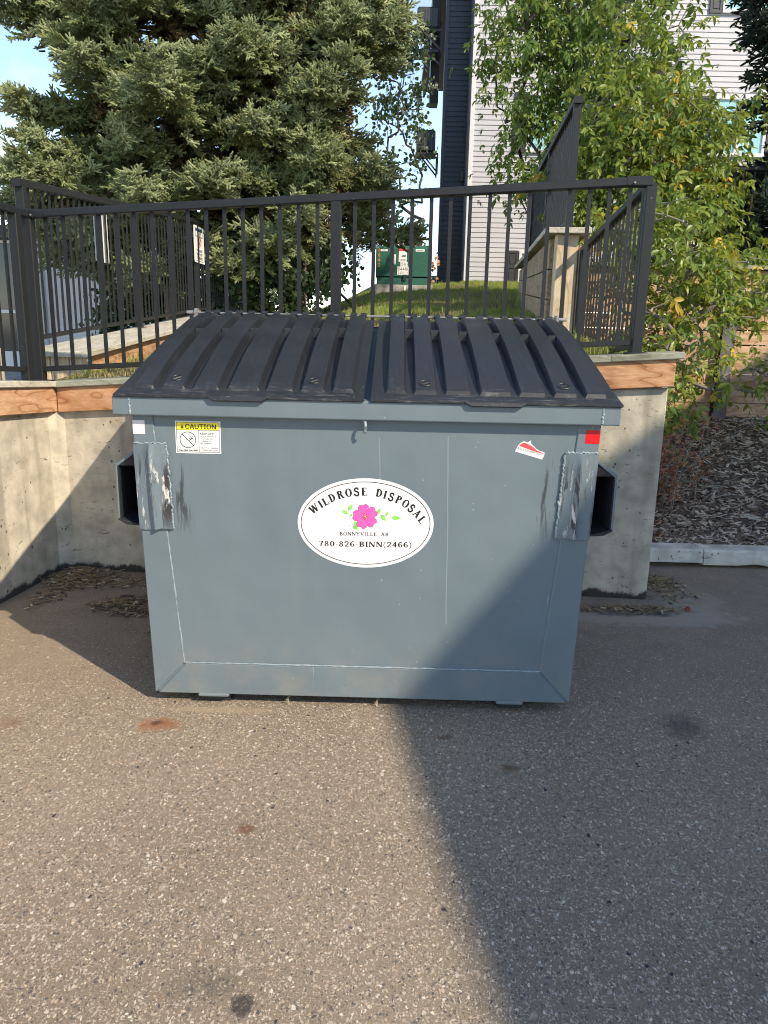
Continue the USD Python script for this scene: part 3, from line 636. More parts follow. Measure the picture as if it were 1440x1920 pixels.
# ------------------------------------------------------------------ the bin
BYAW = math.radians(-0.7)
bn = thing('waste_bin', 'large steel-blue front-load waste bin with two black ribbed lids', 'waste bin', (-0.075, 2.84, 0), BYAW)
BD = 1.16                                                            # depth
hw = lambda z: 0.835 + 0.033 * (z - 0.045) / 1.09                    # half width at height z
RZ = lambda y: 1.238 + 0.245 * (y + 0.035)                           # top of the sloping rim
R = 0.012
obj('body', rhull([(s * (hw(z) - R), y, z) for s in (-1, 1) for y, z in ((0.006 + R, 0.045 + R), (0.006 + R, 1.20), (BD - R, 0.045 + R), (BD - R, RZ(BD) - 0.05))], R, 8), 'bin_paint', bn, smooth=40)
# flange plates round the front panel, mitred at the bottom corners
iL, iR = lambda z: -(0.7115 + 0.084 * (z - 0.18)), lambda z: 0.7085 + 0.083 * (z - 0.18)
zi = 0.182
for s in (-1, 1):
    inn = lambda z: abs(iL(z) if s < 0 else iR(z))
    pts = [(s * (hw(1.17) - .004), 1.17), (s * inn(1.17), 1.17), (s * inn(zi), zi), (s * (hw(0.05) - 0.004), 0.052)]
    obj('side_flange', rhull([(x, y, z) for x, z in pts for y in (0.003, 0.009)], 0.003, 4), 'bin_paint', bn)
obj('bottom_flange', rhull([(x, y, z) for x, z in ((-inn(zi) + 0.004, zi - 0.008), (inn(zi) - 0.001, zi - 0.008), (hw(0.05) - 0.018, 0.049), (-hw(0.05) + 0.018, 0.049)) for y in (0.003, 0.009)], 0.003, 4), 'bin_paint', bn)
def bead(a, b, r=0.0033, n=60, w=0.0012):
    t = np.linspace(0, 1, n)[:, None]; p = np.array(a) * (1 - t) + np.array(b) * t
    p = p + rng.normal(0, w * 0.6, p.shape) * np.array([1, 0.2, 1]); return tube(p, r * rng.uniform(0.7, 1.35, n), 6)
obj('weld_bead', bead((iL(1.165), 0.003, 1.165), (iL(zi), 0.003, zi)), 'weld', bn)
obj('weld_bead', bead((iR(1.165), 0.004, 1.165), (iR(zi), 0.004, zi), 0.0022), 'bin_paint', bn)
obj('weld_bead', bead((iL(zi), 0.002, zi - 0.002), (iR(zi), 0.002, zi - 0.002)), 'weld', bn)
# rim: front tube between the ends of the two sloping side tubes
def rim_front(x0, x1): return rhull([(x, y, z) for x in (x0, x1) for y in (-0.029, 0.05) for z in (1.174, 1.232)], 0.006, 8)
obj('front_rim', rim_front(-0.858, 0.856), 'bin_paint', bn, smooth=40)
for s in (-1, 1):
    obj('side_rim', rhull([(s * x, y, z) for x in (0.866, 0.921) for y, z in ((-0.029, 1.174), (-0.029, 1.232), (BD, RZ(BD) - 0.115), (BD, RZ(BD) - 0.06))], 0.006, 8), 'bin_paint', bn, smooth=40)
    obj('weld_bead', bead((s * 0.862, -0.034, 1.175), (s * 0.862, -0.034, 1.234), 0.004, 14, 0.002), 'weld', bn)
obj('rear_rim', rbox(-0.865, 0.865, BD - 0.05, BD + 0.02, RZ(BD) - 0.115, RZ(BD) - 0.055), 'bin_paint', bn)

obj('opening', hull([(s * 0.86, y, z) for s in (-1, 1) for y, z in ((0.055, 1.2015), (0.055, 1.205), (BD + 0.02, RZ(BD) - 0.0345), (BD + 0.02, RZ(BD) - 0.030))]), 'bin_inside', bn)
# lids
LP = np.array([(-0.040, 1.2455), (0.0, 1.2560), (0.05, 1.270), (0.20, 1.316), (0.36, 1.362), (0.52, 1.406), (0.68, 1.447), (0.84, 1.487), (0.98, 1.521), (1.08, 1.5435), (1.15, 1.552)])
from scipy.interpolate import PchipInterpolator
LPZ = PchipInterpolator(LP[:, 0], LP[:, 1])
BANDS = [(0.065, 0.136), (0.179, 0.262), (0.305, 0.400), (0.446, 0.566), (0.604, 0.704), (0.745, 0.832), (0.872, 0.950)]
def lid(x0, x1):
    W = x1 - x0; wl = 0.006
    us, hs = [0.0], [0]
    for a, b in BANDS:
        us += [a - wl / W * 1.0, a + wl / W * .4, (a + b) / 2, b - wl / W * .4, b + wl / W * 1.0]; hs += [0, 1, 1, 1, 0]
    us += [1.0]; hs += [0]
    us, hs = np.array(us), np.array(hs, float)
    vs = np.concatenate([[-0.040, -0.030, -0.012, 0.006, 0.024, 0.032, 0.045, 0.07], np.linspace(0.11, 1.08, 26), [1.11, 1.13, 1.15]])
    dep = 0.040 * np.interp(vs, [-0.04, 0.024, 0.034, 0.12, 0.3, 0.55, 0.8, 1.0, 1.10, 1.15], [0, 0, 0.42, 0.66, 0.92, 1.08, 1.05, 0.82, 0.60, 0.30])
    lower = np.interp(vs, [-0.04, 0.02, 0.3, 0.75, 1.15], [0.0, 0.002, 0.004, 0.001, -0.006])
    U, V = np.meshgrid(us, vs, indexing='ij')
    Hh = hs[:, None] * dep[None, :]
    # the ribs start with a short ramp behind the lip
    Z = LPZ(V) - 0.012 * np.interp(V, [-0.04, 0.02, 0.15, 1.15], [0, .3, 1, 1]) + lower[None, :] + Hh
    Xx = x0 + W * U
    n, m = U.shape
    top = np.stack([Xx, V, Z], -1).reshape(-1, 3); bot = top - np.array([0, 0, 0.006])
    i, j = np.meshgrid(np.arange(n - 1), np.arange(m - 1), indexing='ij'); a = i * m + j; q = np.stack([a, a + m, a + m + 1, a + 1], -1).reshape(-1, 4)
    F = [q, q[:, ::-1] + n * m]; e = n * m
    def strip(ids): ids = np.array(ids); return np.stack([ids[:-1], ids[:-1] + e, ids[1:] + e, ids[1:]], -1)
    F += [strip([k * m for k in range(n)])[:, ::-1], strip([k * m + m - 1 for k in range(n)]), strip(list(range(m))), strip([(n - 1) * m + k for k in range(m)])[:, ::-1]]
    Q = np.vstack(F); t = trimesh.Trimesh(np.vstack([top, bot]), np.vstack([Q[:, [0, 1, 2]], Q[:, [0, 2, 3]]]), process=False); t.fix_normals()
    return t, (lambda u, v, h=1.0: (x0 + W * u, v, float(LPZ(v) - 0.012 * np.interp(v, [-0.04, 0.02, 0.15, 1.15], [0, .3, 1, 1]) + np.interp(v, vs, lower) + h * np.interp(v, vs, dep))))
def ring(rx, ry, r): a = np.linspace(0, 2 * PI, 33); return np.column_stack([rx * np.cos(a), ry * np.sin(a)]), r
for x0, x1 in ((-0.918, -0.006), (0.018, 0.930)):
    t, at = lid(x0, x1)
    L = obj('lid', t, 'lid_plastic', bn, smooth=28)
    W = x1 - x0
    # turned-down front lip with the lower handle part
    lipz = 1.2455
    segs = [(0.0, 0.385, 0.0), (0.385, 0.61, 0.013), (0.61, 1.0, 0.0)]
    hx = [(x0 + W * a + 0.002, x0 + W * b - 0.002) for a, b, _ in segs]
    for k_ in (0, 2): obj('front_lip', rhull([(x, y, z) for x in hx[k_] for y in (-0.041, -0.034) for z in (lipz - 0.007, lipz - 0.001)], 0.003, 4), 'lid_plastic', L)
    h0, h1 = hx[1]
    obj('handle', rhull([(h0 - 0.012, -0.036, lipz - 0.002), (h1 + 0.012, -0.036, lipz - 0.002), (h0 - 0.01, -0.046, lipz - 0.002), (h1 + 0.01, -0.046, lipz - 0.002), (h0 + 0.012, -0.052, lipz - 0.014), (h1 - 0.012, -0.052, lipz - 0.014), (h0 + 0.012, -0.043, lipz - 0.016), (h1 - 0.012, -0.043, lipz - 0.016)], 0.003, 4), 'lid_plastic', L)
    for k in range(6):                                               # cross webs in the channels
        ua, ub = BANDS[k][1] + 0.003, BANDS[k + 1][0] - 0.003; v = 0.735 - 0.012 * k if x0 > 0 else 0.735 - 0.012 * (5 - k)
        pa, pb = at(ua, v, 1.0), at(ub, v, 1.0); fa, fb_ = at(ua, v, 0.0), at(ub, v, 0.0); fc, fd = at(ua, v + 0.05, 0.55), at(ub, v + 0.05, 0.55)
        obj('cross_web', rhull([pa, pb, fa, fb_, (fa[0], v + .06, at(ua, v + .06, 0)[2]), (fb_[0], v + .06, at(ub, v + .06, 0)[2]), (fc[0], v + 0.03, at(ua, v + .03, .7)[2]), (fd[0], v + .03, at(ub, v + .03, .7)[2])], 0.002, 4), 'lid_plastic', L)
    for k in (1, 5):                                                 # moulded round emblem with a slanting bar
        uc = sum(BANDS[k]) / 2; a = np.linspace(0, 2 * PI, 29)
        ringp = [at(uc + 0.021 * math.cos(t_) / W, 0.085 + 0.023 * math.sin(t_)) for t_ in a]
        bar = [at(uc + s * 0.012 / W, 0.085 + s * 0.011) for s in np.linspace(-1, 1, 5)]
        obj('emblem', cat_([tube(np.array(ringp) + [0, 0, 0.001], 0.0034, 6), tube(np.array(bar) + [0, 0, 0.001], 0.003, 6), tube(np.array(bar) + [0.006, -0.004, 0.0005], 0.0016, 5)]), 'lid_plastic', L)
# hinge rod, knuckles and end pins along the back edge
rod = trimesh.creation.cylinder(0.0055, 1.80, sections=10); rod.apply_transform(trimesh.transformations.rotation_matrix(PI / 2, [0, 1, 0])); rod.apply_translation((0.006, BD + 0.015, 1.553))
obj('hinge_rod', rod, 'bare_steel', bn)
for x0 in (-0.918, 0.018):
    for a, b in BANDS:
        for u in (a + 0.012, b - 0.012):
            c = trimesh.creation.cylinder(0.013, 0.030, sections=12); c.apply_transform(trimesh.transformations.rotation_matrix(PI / 2, [0, 1, 0])); c.apply_translation((x0 + 0.912 * u, BD + 0.012, 1.556))
            obj('hinge_knuckle', c, 'lid_plastic', bn)
for s in (-1, 1):
    obj('hinge_bracket', cat_([rbox(s * 0.91 - 0.008, s * 0.91 + 0.008, BD - 0.01, BD + 0.04, 1.46, 1.575), trimesh.creation.cylinder(0.009, 0.07, sections=10, transform=trimesh.transformations.translation_matrix((s * 0.925, BD + 0.015, 1.555)) @ trimesh.transformations.rotation_matrix(PI / 2, [0, 1, 0]))]), 'bare_steel', bn)

# fork sleeves on both sides: open in front, with a sloping top
for s in (-1, 1):
    xo, xi = 0.953, 0.845; y0, y1 = 0.045, 1.0; zb, zt = 0.745, 0.972
    fp = obj('fork_sleeve', rhull([(s * x, y, z) for x in (xo, xo + 0.003) for y in (y0, y1) for z in (zb + 0.01, zt)], 0.002, 4), 'bin_paint', bn, label='fork sleeve on the left side' if s < 0 else 'fork sleeve on the right side')
    obj('top_plate', rhull([(s * (xo + 0.001), y, zt - 0.002) for y in (y0, y1)] + [(s * 0.872, y, 1.032) for y in (y0, y1)] + [(s * (xo - 0.003), y, zt - 0.008) for y in (y0, y1)] + [(s * 0.868, y, 1.026) for y in (y0, y1)], 0.002, 4), 'bin_paint', fp)
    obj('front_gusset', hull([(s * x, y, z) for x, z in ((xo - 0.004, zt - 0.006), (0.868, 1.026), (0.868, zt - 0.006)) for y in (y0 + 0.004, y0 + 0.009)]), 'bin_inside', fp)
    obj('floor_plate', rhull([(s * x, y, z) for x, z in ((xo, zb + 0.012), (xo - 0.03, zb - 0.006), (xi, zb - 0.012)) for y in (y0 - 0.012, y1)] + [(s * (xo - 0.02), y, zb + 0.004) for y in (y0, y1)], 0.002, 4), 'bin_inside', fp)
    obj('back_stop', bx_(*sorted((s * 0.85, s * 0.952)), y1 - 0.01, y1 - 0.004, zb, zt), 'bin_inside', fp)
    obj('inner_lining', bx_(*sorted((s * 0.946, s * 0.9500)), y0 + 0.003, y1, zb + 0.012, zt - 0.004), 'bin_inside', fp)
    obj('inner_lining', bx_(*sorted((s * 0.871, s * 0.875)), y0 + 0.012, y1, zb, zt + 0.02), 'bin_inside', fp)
    # bent corner plate with a pressed ridge, welded over the corner
    prof = [(0, -0.004), (0.16, -0.007), (0.30, -0.007), (0.42, -0.010), (0.50, -0.028), (0.56, -0.026), (0.66, -0.012), (0.85, -0.009), (1.0, -0.001)]
    V = []
    zs = np.linspace(0.732, 1.06, 13)
    for z in zs:
        f = (z - 0.732) / 0.328; xa = hw(z) + 0.003; xb = 0.729 + 0.014 * f
        fade = np.interp(z, [0.732, 0.80, 1.01, 1.06], [0.85, 1, 1, 0.35])
        for u, y in prof:
            yy = y if abs(y) < 0.011 else -0.009 + (y + 0.009) * fade
            V.append((s * (xa + (xb - xa) * u), yy + 0.004 * (meshkit.noise([u * 3 + 9, z * 9, s]) - 0.5), z - 0.004 * math.sin(u * 7) * (1 - f)))
    V = np.array(V); m = len(prof); n = len(zs); i, j = np.meshgrid(np.arange(n - 1), np.arange(m - 1), indexing='ij'); a = i * m + j
    q = np.stack([a, a + 1, a + m + 1, a + m], -1).reshape(-1, 4); back = V + [0, 0.006, 0]; e = n * m
    ed = [list(range(m)), [(n - 1) * m + k for k in range(m)], [k * m for k in range(n)], [k * m + m - 1 for k in range(n)]]
    F = [q, q[:, ::-1] + e] + [np.stack([np.array(d[:-1]), np.array(d[:-1]) + e, np.array(d[1:]) + e, np.array(d[1:])], -1) for d in ed]
    Q = np.vstack(F); t = trimesh.Trimesh(np.vstack([V, back]), np.vstack([Q[:, [0, 1, 2]], Q[:, [0, 2, 3]]]), process=False); t.fix_normals()
    cp = obj('corner_plate', t, 'bin_scuffed', bn, smooth=50)
    obj('weld_bead', bead((s * (hw(1.06)), -0.005, 1.062), (s * 0.744, -0.001, 1.062), 0.0038, 26, 0.003), 'weld', cp)
    obj('weld_bead', bead((s * 0.743, -0.001, 1.058), (s * 0.729, -0.001, 0.735), 0.0036, 60, 0.003), 'weld', cp)
# skids under the floor with a bent front lip
for x0, x1 in ((-0.655, -0.525), (0.545, 0.660)):
    sk = obj('skid', rbox(x0 + 0.01, x1 - 0.01, 0.03, BD - 0.05, 0.0, 0.05, 0.004), 'dark_steel', bn)
    obj('skid_lip', rhull([(x, y, z) for x in (x0, x1 - 0.015) for y, z in ((-0.003, 0.046), (-0.003, 0.040), (0.03, 0.034), (0.034, 0.045))], 0.004, 4), 'bin_paint', sk)
for k, x in enumerate((-0.30, 0.06)):
    obj('straw_tuft', cat_([tube([(x + 0.002 * i, 0.02, 0.0), (x + 0.004 * i - 0.004, 0.012, 0.02 + 0.004 * i), (x + 0.007 * (i - 1), 0.006, 0.028 + 0.006 * i)], 0.0012, 4) for i in range(3)]), 'litter_pale', bn)
obj('latch_hook', tube([(-0.012, 0.0, 1.168), (-0.004, -0.012, 1.166), (0.0, -0.034, 1.160), (0.002, -0.038, 1.148), (0.001, -0.034, 1.130), (-0.004, -0.026, 1.122)], 0.0055, 8), 'weld', bn, smooth=40)

# ------------------------------------------------------------------ lettering with slab serifs
def arcp(cx, cy, rx, ry, a0, a1, n=22):
    a = np.radians(np.linspace(a0, a1, n)); return [(cx + rx * math.cos(t), cy + ry * math.sin(t)) for t in a]
def glyph(ch, T=0.15, H=0.055):
    B, sb = (lambda x0, y0, x1, y1: sbox(x0, y0, x1, y1)), H
    st = lambda x, y0=0, y1=1, w=T: B(x - w / 2, y0, x + w / 2, y1)
    sf = lambda x, y, w=0.30: B(x - w / 2, y if y < 0.5 else y - sb, x + w / 2, y + sb if y < 0.5 else y)
    dg = lambda a, b, w: LineString([a, b]).buffer(w / 2, cap_style=2)
    el = lambda cx, cy, rx, ry: affinity.scale(Point(cx, cy).buffer(1, 24), rx, ry)
    ringe = lambda cx, cy, rx, ry, t=T, th=H: el(cx, cy, rx, ry).difference(el(cx, cy, rx - t, ry - th))
    U = unary_union
    if ch == 'I': return U([st(.17), sf(.17, 0), sf(.17, 1)]), .34
    if ch == 'L': return U([st(.2), sf(.2, 0), sf(.2, 1), B(.2, 0, .68, sb), B(.62, 0, .68, .26)]), .72
    if ch == 'D': return U([st(.2), sf(.2, 0), sf(.2, 1), ringe(.3, .5, .48, .5).intersection(B(.2, 0, 1, 1)), B(.2, 0, .35, sb), B(.2, 1 - sb, .35, 1)]), .84
    if ch == 'O': return ringe(.42, .5, .42, .52), .84
    if ch == '0': return ringe(.32, .5, .30, .51, T * .95), .64
    if ch == 'P': return U([st(.2), sf(.2, 0), sf(.2, 1), ringe(.38, .73, .32, .27).intersection(B(.3, 0, 1, 1)), B(.2, .46, .42, .46 + sb), B(.2, 1 - sb, .42, 1)]), .74
    if ch == 'R': return U([st(.2), sf(.2, 0), sf(.2, 1), ringe(.38, .75, .31, .25).intersection(B(.3, 0, 1, 1)), B(.2, .5, .42, .5 + sb), B(.2, 1 - sb, .42, 1), dg((.45, .53), (.68, .04), T * .9), B(.64, 0, .84, sb)]), .84
    if ch == 'B': return U([st(.2), sf(.2, 0), sf(.2, 1), ringe(.38, .75, .28, .25).intersection(B(.3, 0, 1, 1)), ringe(.38, .27, .33, .27).intersection(B(.3, 0, 1, 1)), B(.2, .49, .42, .49 + sb), B(.2, 1 - sb, .42, 1), B(.2, 0, .42, sb)]), .76
    if ch == 'E': return U([st(.2), sf(.2, 0), sf(.2, 1), B(.2, 0, .68, sb), B(.2, 1 - sb, .66, 1), B(.2, .48, .5, .48 + sb), B(.46, .37, .5, .64), B(.62, 0, .68, .26), B(.6, .76, .66, 1)]), .74
    if ch == 'A': return U([dg((.40, 1.0), (.68, .02), T), dg((.42, .98), (.13, .02), H * 1.1), B(.24, .30, .58, .30 + sb), sf(.12, 0, .26), sf(.68, 0, .30), B(.34, .9, .46, 1.0)]), .84
    if ch == 'V': return U([dg((.14, 1), (.42, .02), T), dg((.70, 1), (.43, .02), H * 1.1), sf(.14, 1, .30), sf(.70, 1, .26)]), .84
    if ch == 'W': return U([dg((.13, 1), (.33, .02), T), dg((.55, 1), (.35, .02), H * 1.1), dg((.55, 1), (.77, .02), T), dg((1.0, 1), (.79, .02), H * 1.1), sf(.13, 1, .28), sf(.55, 1, .26), sf(1.0, 1, .24)]), 1.14
    if ch == 'N': return U([st(.14, w=H * 1.1), st(.72, w=H * 1.1), dg((.14, 1), (.72, .0), T), sf(.15, 0, .28), sf(.12, 1, .22), sf(.72, 1, .28)]), .86
    if ch == 'Y': return U([st(.42, 0, .5), dg((.14, 1), (.42, .46), T), dg((.70, 1), (.43, .46), H * 1.1), sf(.42, 0), sf(.14, 1), sf(.70, 1, .26)]), .84
    if ch == 'S': return U([LineString(arcp(.34, .755, .21, .215, 20, 180) + arcp(.34, .75, .21, .21, 180, 262)[1:] + arcp(.34, .27, .24, .25, 82, -90)[1:] + arcp(.34, .27, .25, .245, -90, -165)[1:]).buffer(T * .43), B(.52, .68, .57, 1.0), B(.08, 0, .13, .32)]), .68
    if ch == '7': return U([B(.08, .90, .58, 1), B(.08, .72, .13, 1), LineString([(.55, .92), (.36, .52), (.30, .0)]).buffer(T * .42, cap_style=2)]), .64
    if ch == '8': return U([ringe(.32, .75, .23, .26, T * .75), ringe(.32, .26, .28, .27, T * .85)]), .64
    if ch == '2': return U([LineString(arcp(.31, .74, .20, .21, 165, -20) + [(.40, .42), (.12, .07)]).buffer(T * .38), B(.06, 0, .56, .10), B(.52, 0, .57, .24), Point(.14, .74).buffer(.07)]), .64
    if ch == '6': return U([ringe(.33, .30, .26, .30, T * .8), LineString(arcp(.42, .42, .34, .54, 95, 190)).buffer(T * .42), Point(.48, .88).buffer(.07)]), .64
    if ch == '4': return U([st(.42, w=T), B(.04, .26, .60, .26 + sb * 1.1), dg((.42, .98), (.06, .29), H * 1.2), sf(.42, 0, .26)]), .66
    if ch == '-': return B(.05, .36, .32, .43), .37
    if ch == '(': return LineString(arcp(.50, .42, .40, .66, 120, 240)).buffer(.045), .36
    if ch == ')': return LineString(arcp(-.14, .42, .40, .66, 60, -60)).buffer(.045), .36
    if ch == ',': return U([Point(.10, .05).buffer(.07), dg((.14, .05), (.06, -.14), .06)]), .22
    return None, .40
def serif_line(text, height, width, **kw):
    parts, x = [], 0.0
    for ch in text:
        g, w = glyph(ch, **kw)
        if g is not None: parts.append(affinity.translate(g, x, 0))
        x += w + 0.08
    return affinity.scale(unary_union(parts), width / x, height, origin=(0, 0)), x

# ------------------------------------------------------------------ stickers on the bin
def on_front(x0, z0, rot=0.0, y=0.006):
    c, s = math.cos(rot), math.sin(rot)
    return lambda X, Y, Z: np.column_stack([x0 + c * X - s * Y, y - Z, z0 + s * X + c * Y])
def art(name, poly_or_mesh, layer, mat, parent, to, **kw):
    m = poly_or_mesh if isinstance(poly_or_mesh, trimesh.Trimesh) else extrude(poly_or_mesh, 0.0006)
    m = m.copy(); m.apply_translation((0, 0, layer * 0.0005)); return obj(name, flat_on(m, to), mat, parent, **kw)
def text_at(t, x, y, h, bold=False, width=None):
    m = meshkit.text_mesh(t, h, 0.0006, bold)
    if width: m.apply_scale((width / np.ptp(m.vertices[:, 0]), 1, 1))
    m.apply_translation((x, y, 0)); return m

to = on_front(0.0055, 0.770, math.radians(0.5))
U_ = 0.259 / 632                                                   # metres per unit of the label's own drawing grid
ell = lambda a, b: affinity.scale(Point(0, 0).buffer(1, 48), a, b)
lab = art('oval_label', ell(0.2595, 0.1755), 0, 'sticker_white', bn, to, label='white oval label with a pink wild rose and black lettering')
art('border_line', ell(0.2475, 0.1635).difference(ell(0.2446, 0.1606)), 1, 'ink_black', lab, to)
names = []
for ch, x, y, rot in (('W', 246, 372, 37), ('I', 306, 330, 33), ('L', 352, 302, 29), ('D', 414, 266, 24.5), ('R', 490, 236, 17), ('O', 566, 216, 10), ('S', 640, 207, 5), ('E', 712, 204, 2),
                      ('D', 851, 215, -11), ('I', 905, 231, -14), ('S', 962, 250, -19), ('P', 1030, 276, -24), ('O', 1096, 312, -31), ('S', 1150, 355, -37), ('A', 1204, 405, -45), ('L', 1252, 463, -52)):
    g, w = glyph(ch, T=0.25, H=0.10); g = affinity.translate(g, -w / 2, -0.5); g = affinity.scale(g, 76 * U_ * 0.98, 76 * U_, origin=(0, 0)); g = affinity.rotate(g, rot, origin=(0, 0))
    names.append(affinity.translate(g, (x - 725) * U_, -(y - 508) * U_))
art('lettering', unary_union(names), 1, 'ink_black', lab, to)
town, _ = serif_line('BONNYVILLE, AB', 34 * U_, 462 * U_, T=0.17, H=0.10); art('lettering', affinity.translate(town, (482 - 725) * U_, -(626 - 508) * U_), 1, 'ink_black', lab, to)
phone, _ = serif_line('780-826-BINN(2466)', 52 * U_, 880 * U_, T=0.20, H=0.10); art('lettering', affinity.translate(phone, (285 - 725) * U_, -(734 - 508) * U_), 1, 'ink_black', lab, to)
pet = []
fx, fy = (722 - 725) * U_, -(440 - 508) * U_
petal = Polygon([(0.0, 0.0), (-22, 30), (-46, 66), (-46, 96), (-28, 114), (-6, 106), (6, 106), (28, 114), (46, 96), (46, 66), (22, 30)]).buffer(6).buffer(-4)
pr = [affinity.translate(affinity.scale(affinity.rotate(petal, a, origin=(0, 0)), U_, U_, origin=(0, 0)), fx, fy) for a in (12, 84, 158, 228, 302)]
leafp = lambda L, w: Polygon([(0, 0), (L * .3, w), (L * .6, w * .85), (L, 0), (L * .6, -w * .85), (L * .3, -w)]).buffer(2)
lv = [affinity.translate(affinity.scale(affinity.rotate(leafp(L, w), a, origin=(0, 0)), U_, U_, origin=(0, 0)), (x - 725) * U_, -(y - 508) * U_) for x, y, L, w, a in
      ((565, 385, 66, 18, 60), (556, 420, 62, 17, 142), (578, 440, 34, 10, 38), (832, 415, 62, 16, 62), (866, 425, 70, 20, -48), (912, 425, 40, 11, 55), (968, 446, 84, 20, -6), (622, 488, 56, 18, -62), (610, 535, 52, 18, -35))]
art('rose_leaves', unary_union(lv), 1, 'leaf_print', lab, to)
stems = [LineString([((x - 725) * U_, -(y - 508) * U_) for x, y in p]).buffer(0.0006) for p in (((565, 400), (572, 450), (600, 510), (640, 550)), ((825, 415), (880, 425), (970, 436)), ((560, 525), (605, 535), (640, 560)))]
art('rose_stems', unary_union(stems), 1, 'ink_grey', lab, to)
art('rose_petals', unary_union([p.buffer(0.0011) for p in pr]), 2, 'dark_pink', lab, to)
for p in pr: art('rose_petal', p.buffer(-0.0002), 3, 'pink', lab, to)
rays = unary_union([LineString([(fx, fy), (fx + 34 * U_ * math.cos(a), fy + 34 * U_ * math.sin(a))]).buffer(0.0007) for a in np.linspace(0, 2 * PI, 12)[:-1]])
art('rose_heart', rays, 4, 'dark_pink', lab, to)
art('rose_heart', unary_union([Point(fx + q * 22 * U_ * math.cos(a * 2.4), fy + q * 22 * U_ * math.sin(a * 2.4)).buffer(0.0017) for a, q in enumerate(np.linspace(0.1, 1.2, 11))]), 5, 'gold_print', lab, to)

to = on_front(-0.6245, 1.0865, 0.0)
cl = art('caution_label', sbox(-0.0845, -0.0605, 0.0845, 0.0605), 0, 'sticker_white', bn, to, label='white and yellow caution label')
fr_ = sbox(-0.0790, -0.0545, 0.0790, 0.0550).buffer(0.0015)
art('frame_line', fr_.difference(fr_.buffer(-0.0014)).union(sbox(-0.079, 0.0268, 0.079, 0.0280)).union(sbox(0.0022, -0.0545, 0.0034, 0.0268)), 2, 'ink_black', cl, to)
art('yellow_band', sbox(-0.0785, 0.0280, 0.0785, 0.0548), 1, 'yellow_print', cl, to)
tri = Polygon([(-0.0655, 0.0325), (-0.0520, 0.0325), (-0.0588, 0.0490)]).difference(sbox(-0.0596, 0.0365, -0.0580, 0.0445)).difference(sbox(-0.0596, 0.0336, -0.0580, 0.0352))
art('lettering', cat_([text_at('CAUTION', -0.0485, 0.0318, 0.0175, True, 0.115), extrude(tri, 0.0006)]), 2, 'ink_black', cl, to)
ringp = Point(-0.0385, -0.0095).buffer(0.0305, 32); art('prohibition_ring', ringp.difference(ringp.buffer(-0.0022)).union(LineString([(-0.0600, 0.0120), (-0.0170, -0.0310)]).buffer(0.0011)), 2, 'ink_black', cl, to)
fig = unary_union([LineString([(-0.0270, 0.0010), (-0.0235, -0.0060), (-0.0280, -0.0090), (-0.0330, -0.0125)]).buffer(0.0010), LineString([(-0.0235, -0.0060), (-0.0200, 0.0050)]).buffer(0.0007), LineString([(-0.0240, -0.0030), (-0.0310, 0.0040)]).buffer(0.0007), LineString([(-0.0270, -0.0085), (-0.0315, -0.0035), (-0.0335, -0.008)]).buffer(0.0009), Point(-0.0215, -0.0055).buffer(0.0020)])
art('falling_figure', fig, 2, 'ink_black', cl, to)
art('bin_drawing', unary_union([LineString([(-0.064, -0.0075), (-0.042, -0.0075)]).buffer(0.0004), LineString([(-0.064, -0.0135), (-0.040, -0.0135)]).buffer(0.0004), LineString([(-0.031, -0.020), (-0.031, -0.033), (-0.050, -0.033)]).buffer(0.0004)]), 2, 'ink_grey', cl, to)
art('lettering', cat_([text_at('FALLING HAZARD', -0.0745, -0.0515, 0.0052, True, 0.072), text_at('KEEP OFF!', 0.0075, 0.0105, 0.0080, False, 0.052)]), 2, 'ink_black', cl, to)
ln = ['Do not climb in, on', 'or occupy this', 'container for', 'any purpose.', '', 'Injury from slipping', 'or falling may occur.']
art('lettering', cat_([text_at(t, 0.0075, 0.0015 - 0.0085 * k, 0.0052, False) for k, t in enumerate(ln) if t]), 2, 'ink_grey', cl, to)

art('reflector', sbox(-0.0225, -0.026, 0.0225, 0.026), 0, 'reflector_pale', bn, on_front(-0.8435, 1.121, 0.01, 0.0), label='pale faded reflector square')
art('reflector', sbox(-0.0265, -0.0255, 0.0265, 0.0255), 0, 'reflector_red', bn, on_front(0.8400, 1.122, -0.01, 0.0), label='red reflector square')
to = on_front(0.615, 1.066, math.radians(-15.5))
shp = Polygon([(-0.054, -0.020), (-0.052, -0.008), (-0.050, 0.004), (-0.044, 0.016), (-0.034, 0.026), (-0.020, 0.024), (-0.010, 0.036), (-0.006, 0.024), (0.010, 0.017), (0.016, 0.013), (0.030, 0.008), (0.052, 0.008), (0.055, -0.004), (0.052, -0.020)])
tn = art('torn_sticker', shp, 0, 'sticker_white', bn, to, label='torn red and white sticker with handwriting')
art('red_field', Polygon([(-0.047, 0.004), (-0.040, 0.015), (-0.031, 0.022), (-0.018, 0.020), (-0.004, 0.018), (0.010, 0.013), (0.022, 0.007), (0.050, 0.004), (0.050, 0.001), (0.010, 0.0005)]), 1, 'red_print', tn, to)
hm = text_at('#SLAYEVERYDAY', -0.048, -0.0085, 0.0078, False, 0.094); hm.vertices[:, 0] += hm.vertices[:, 1] * 0.25
art('lettering', hm, 1, 'ink_black', tn, to)

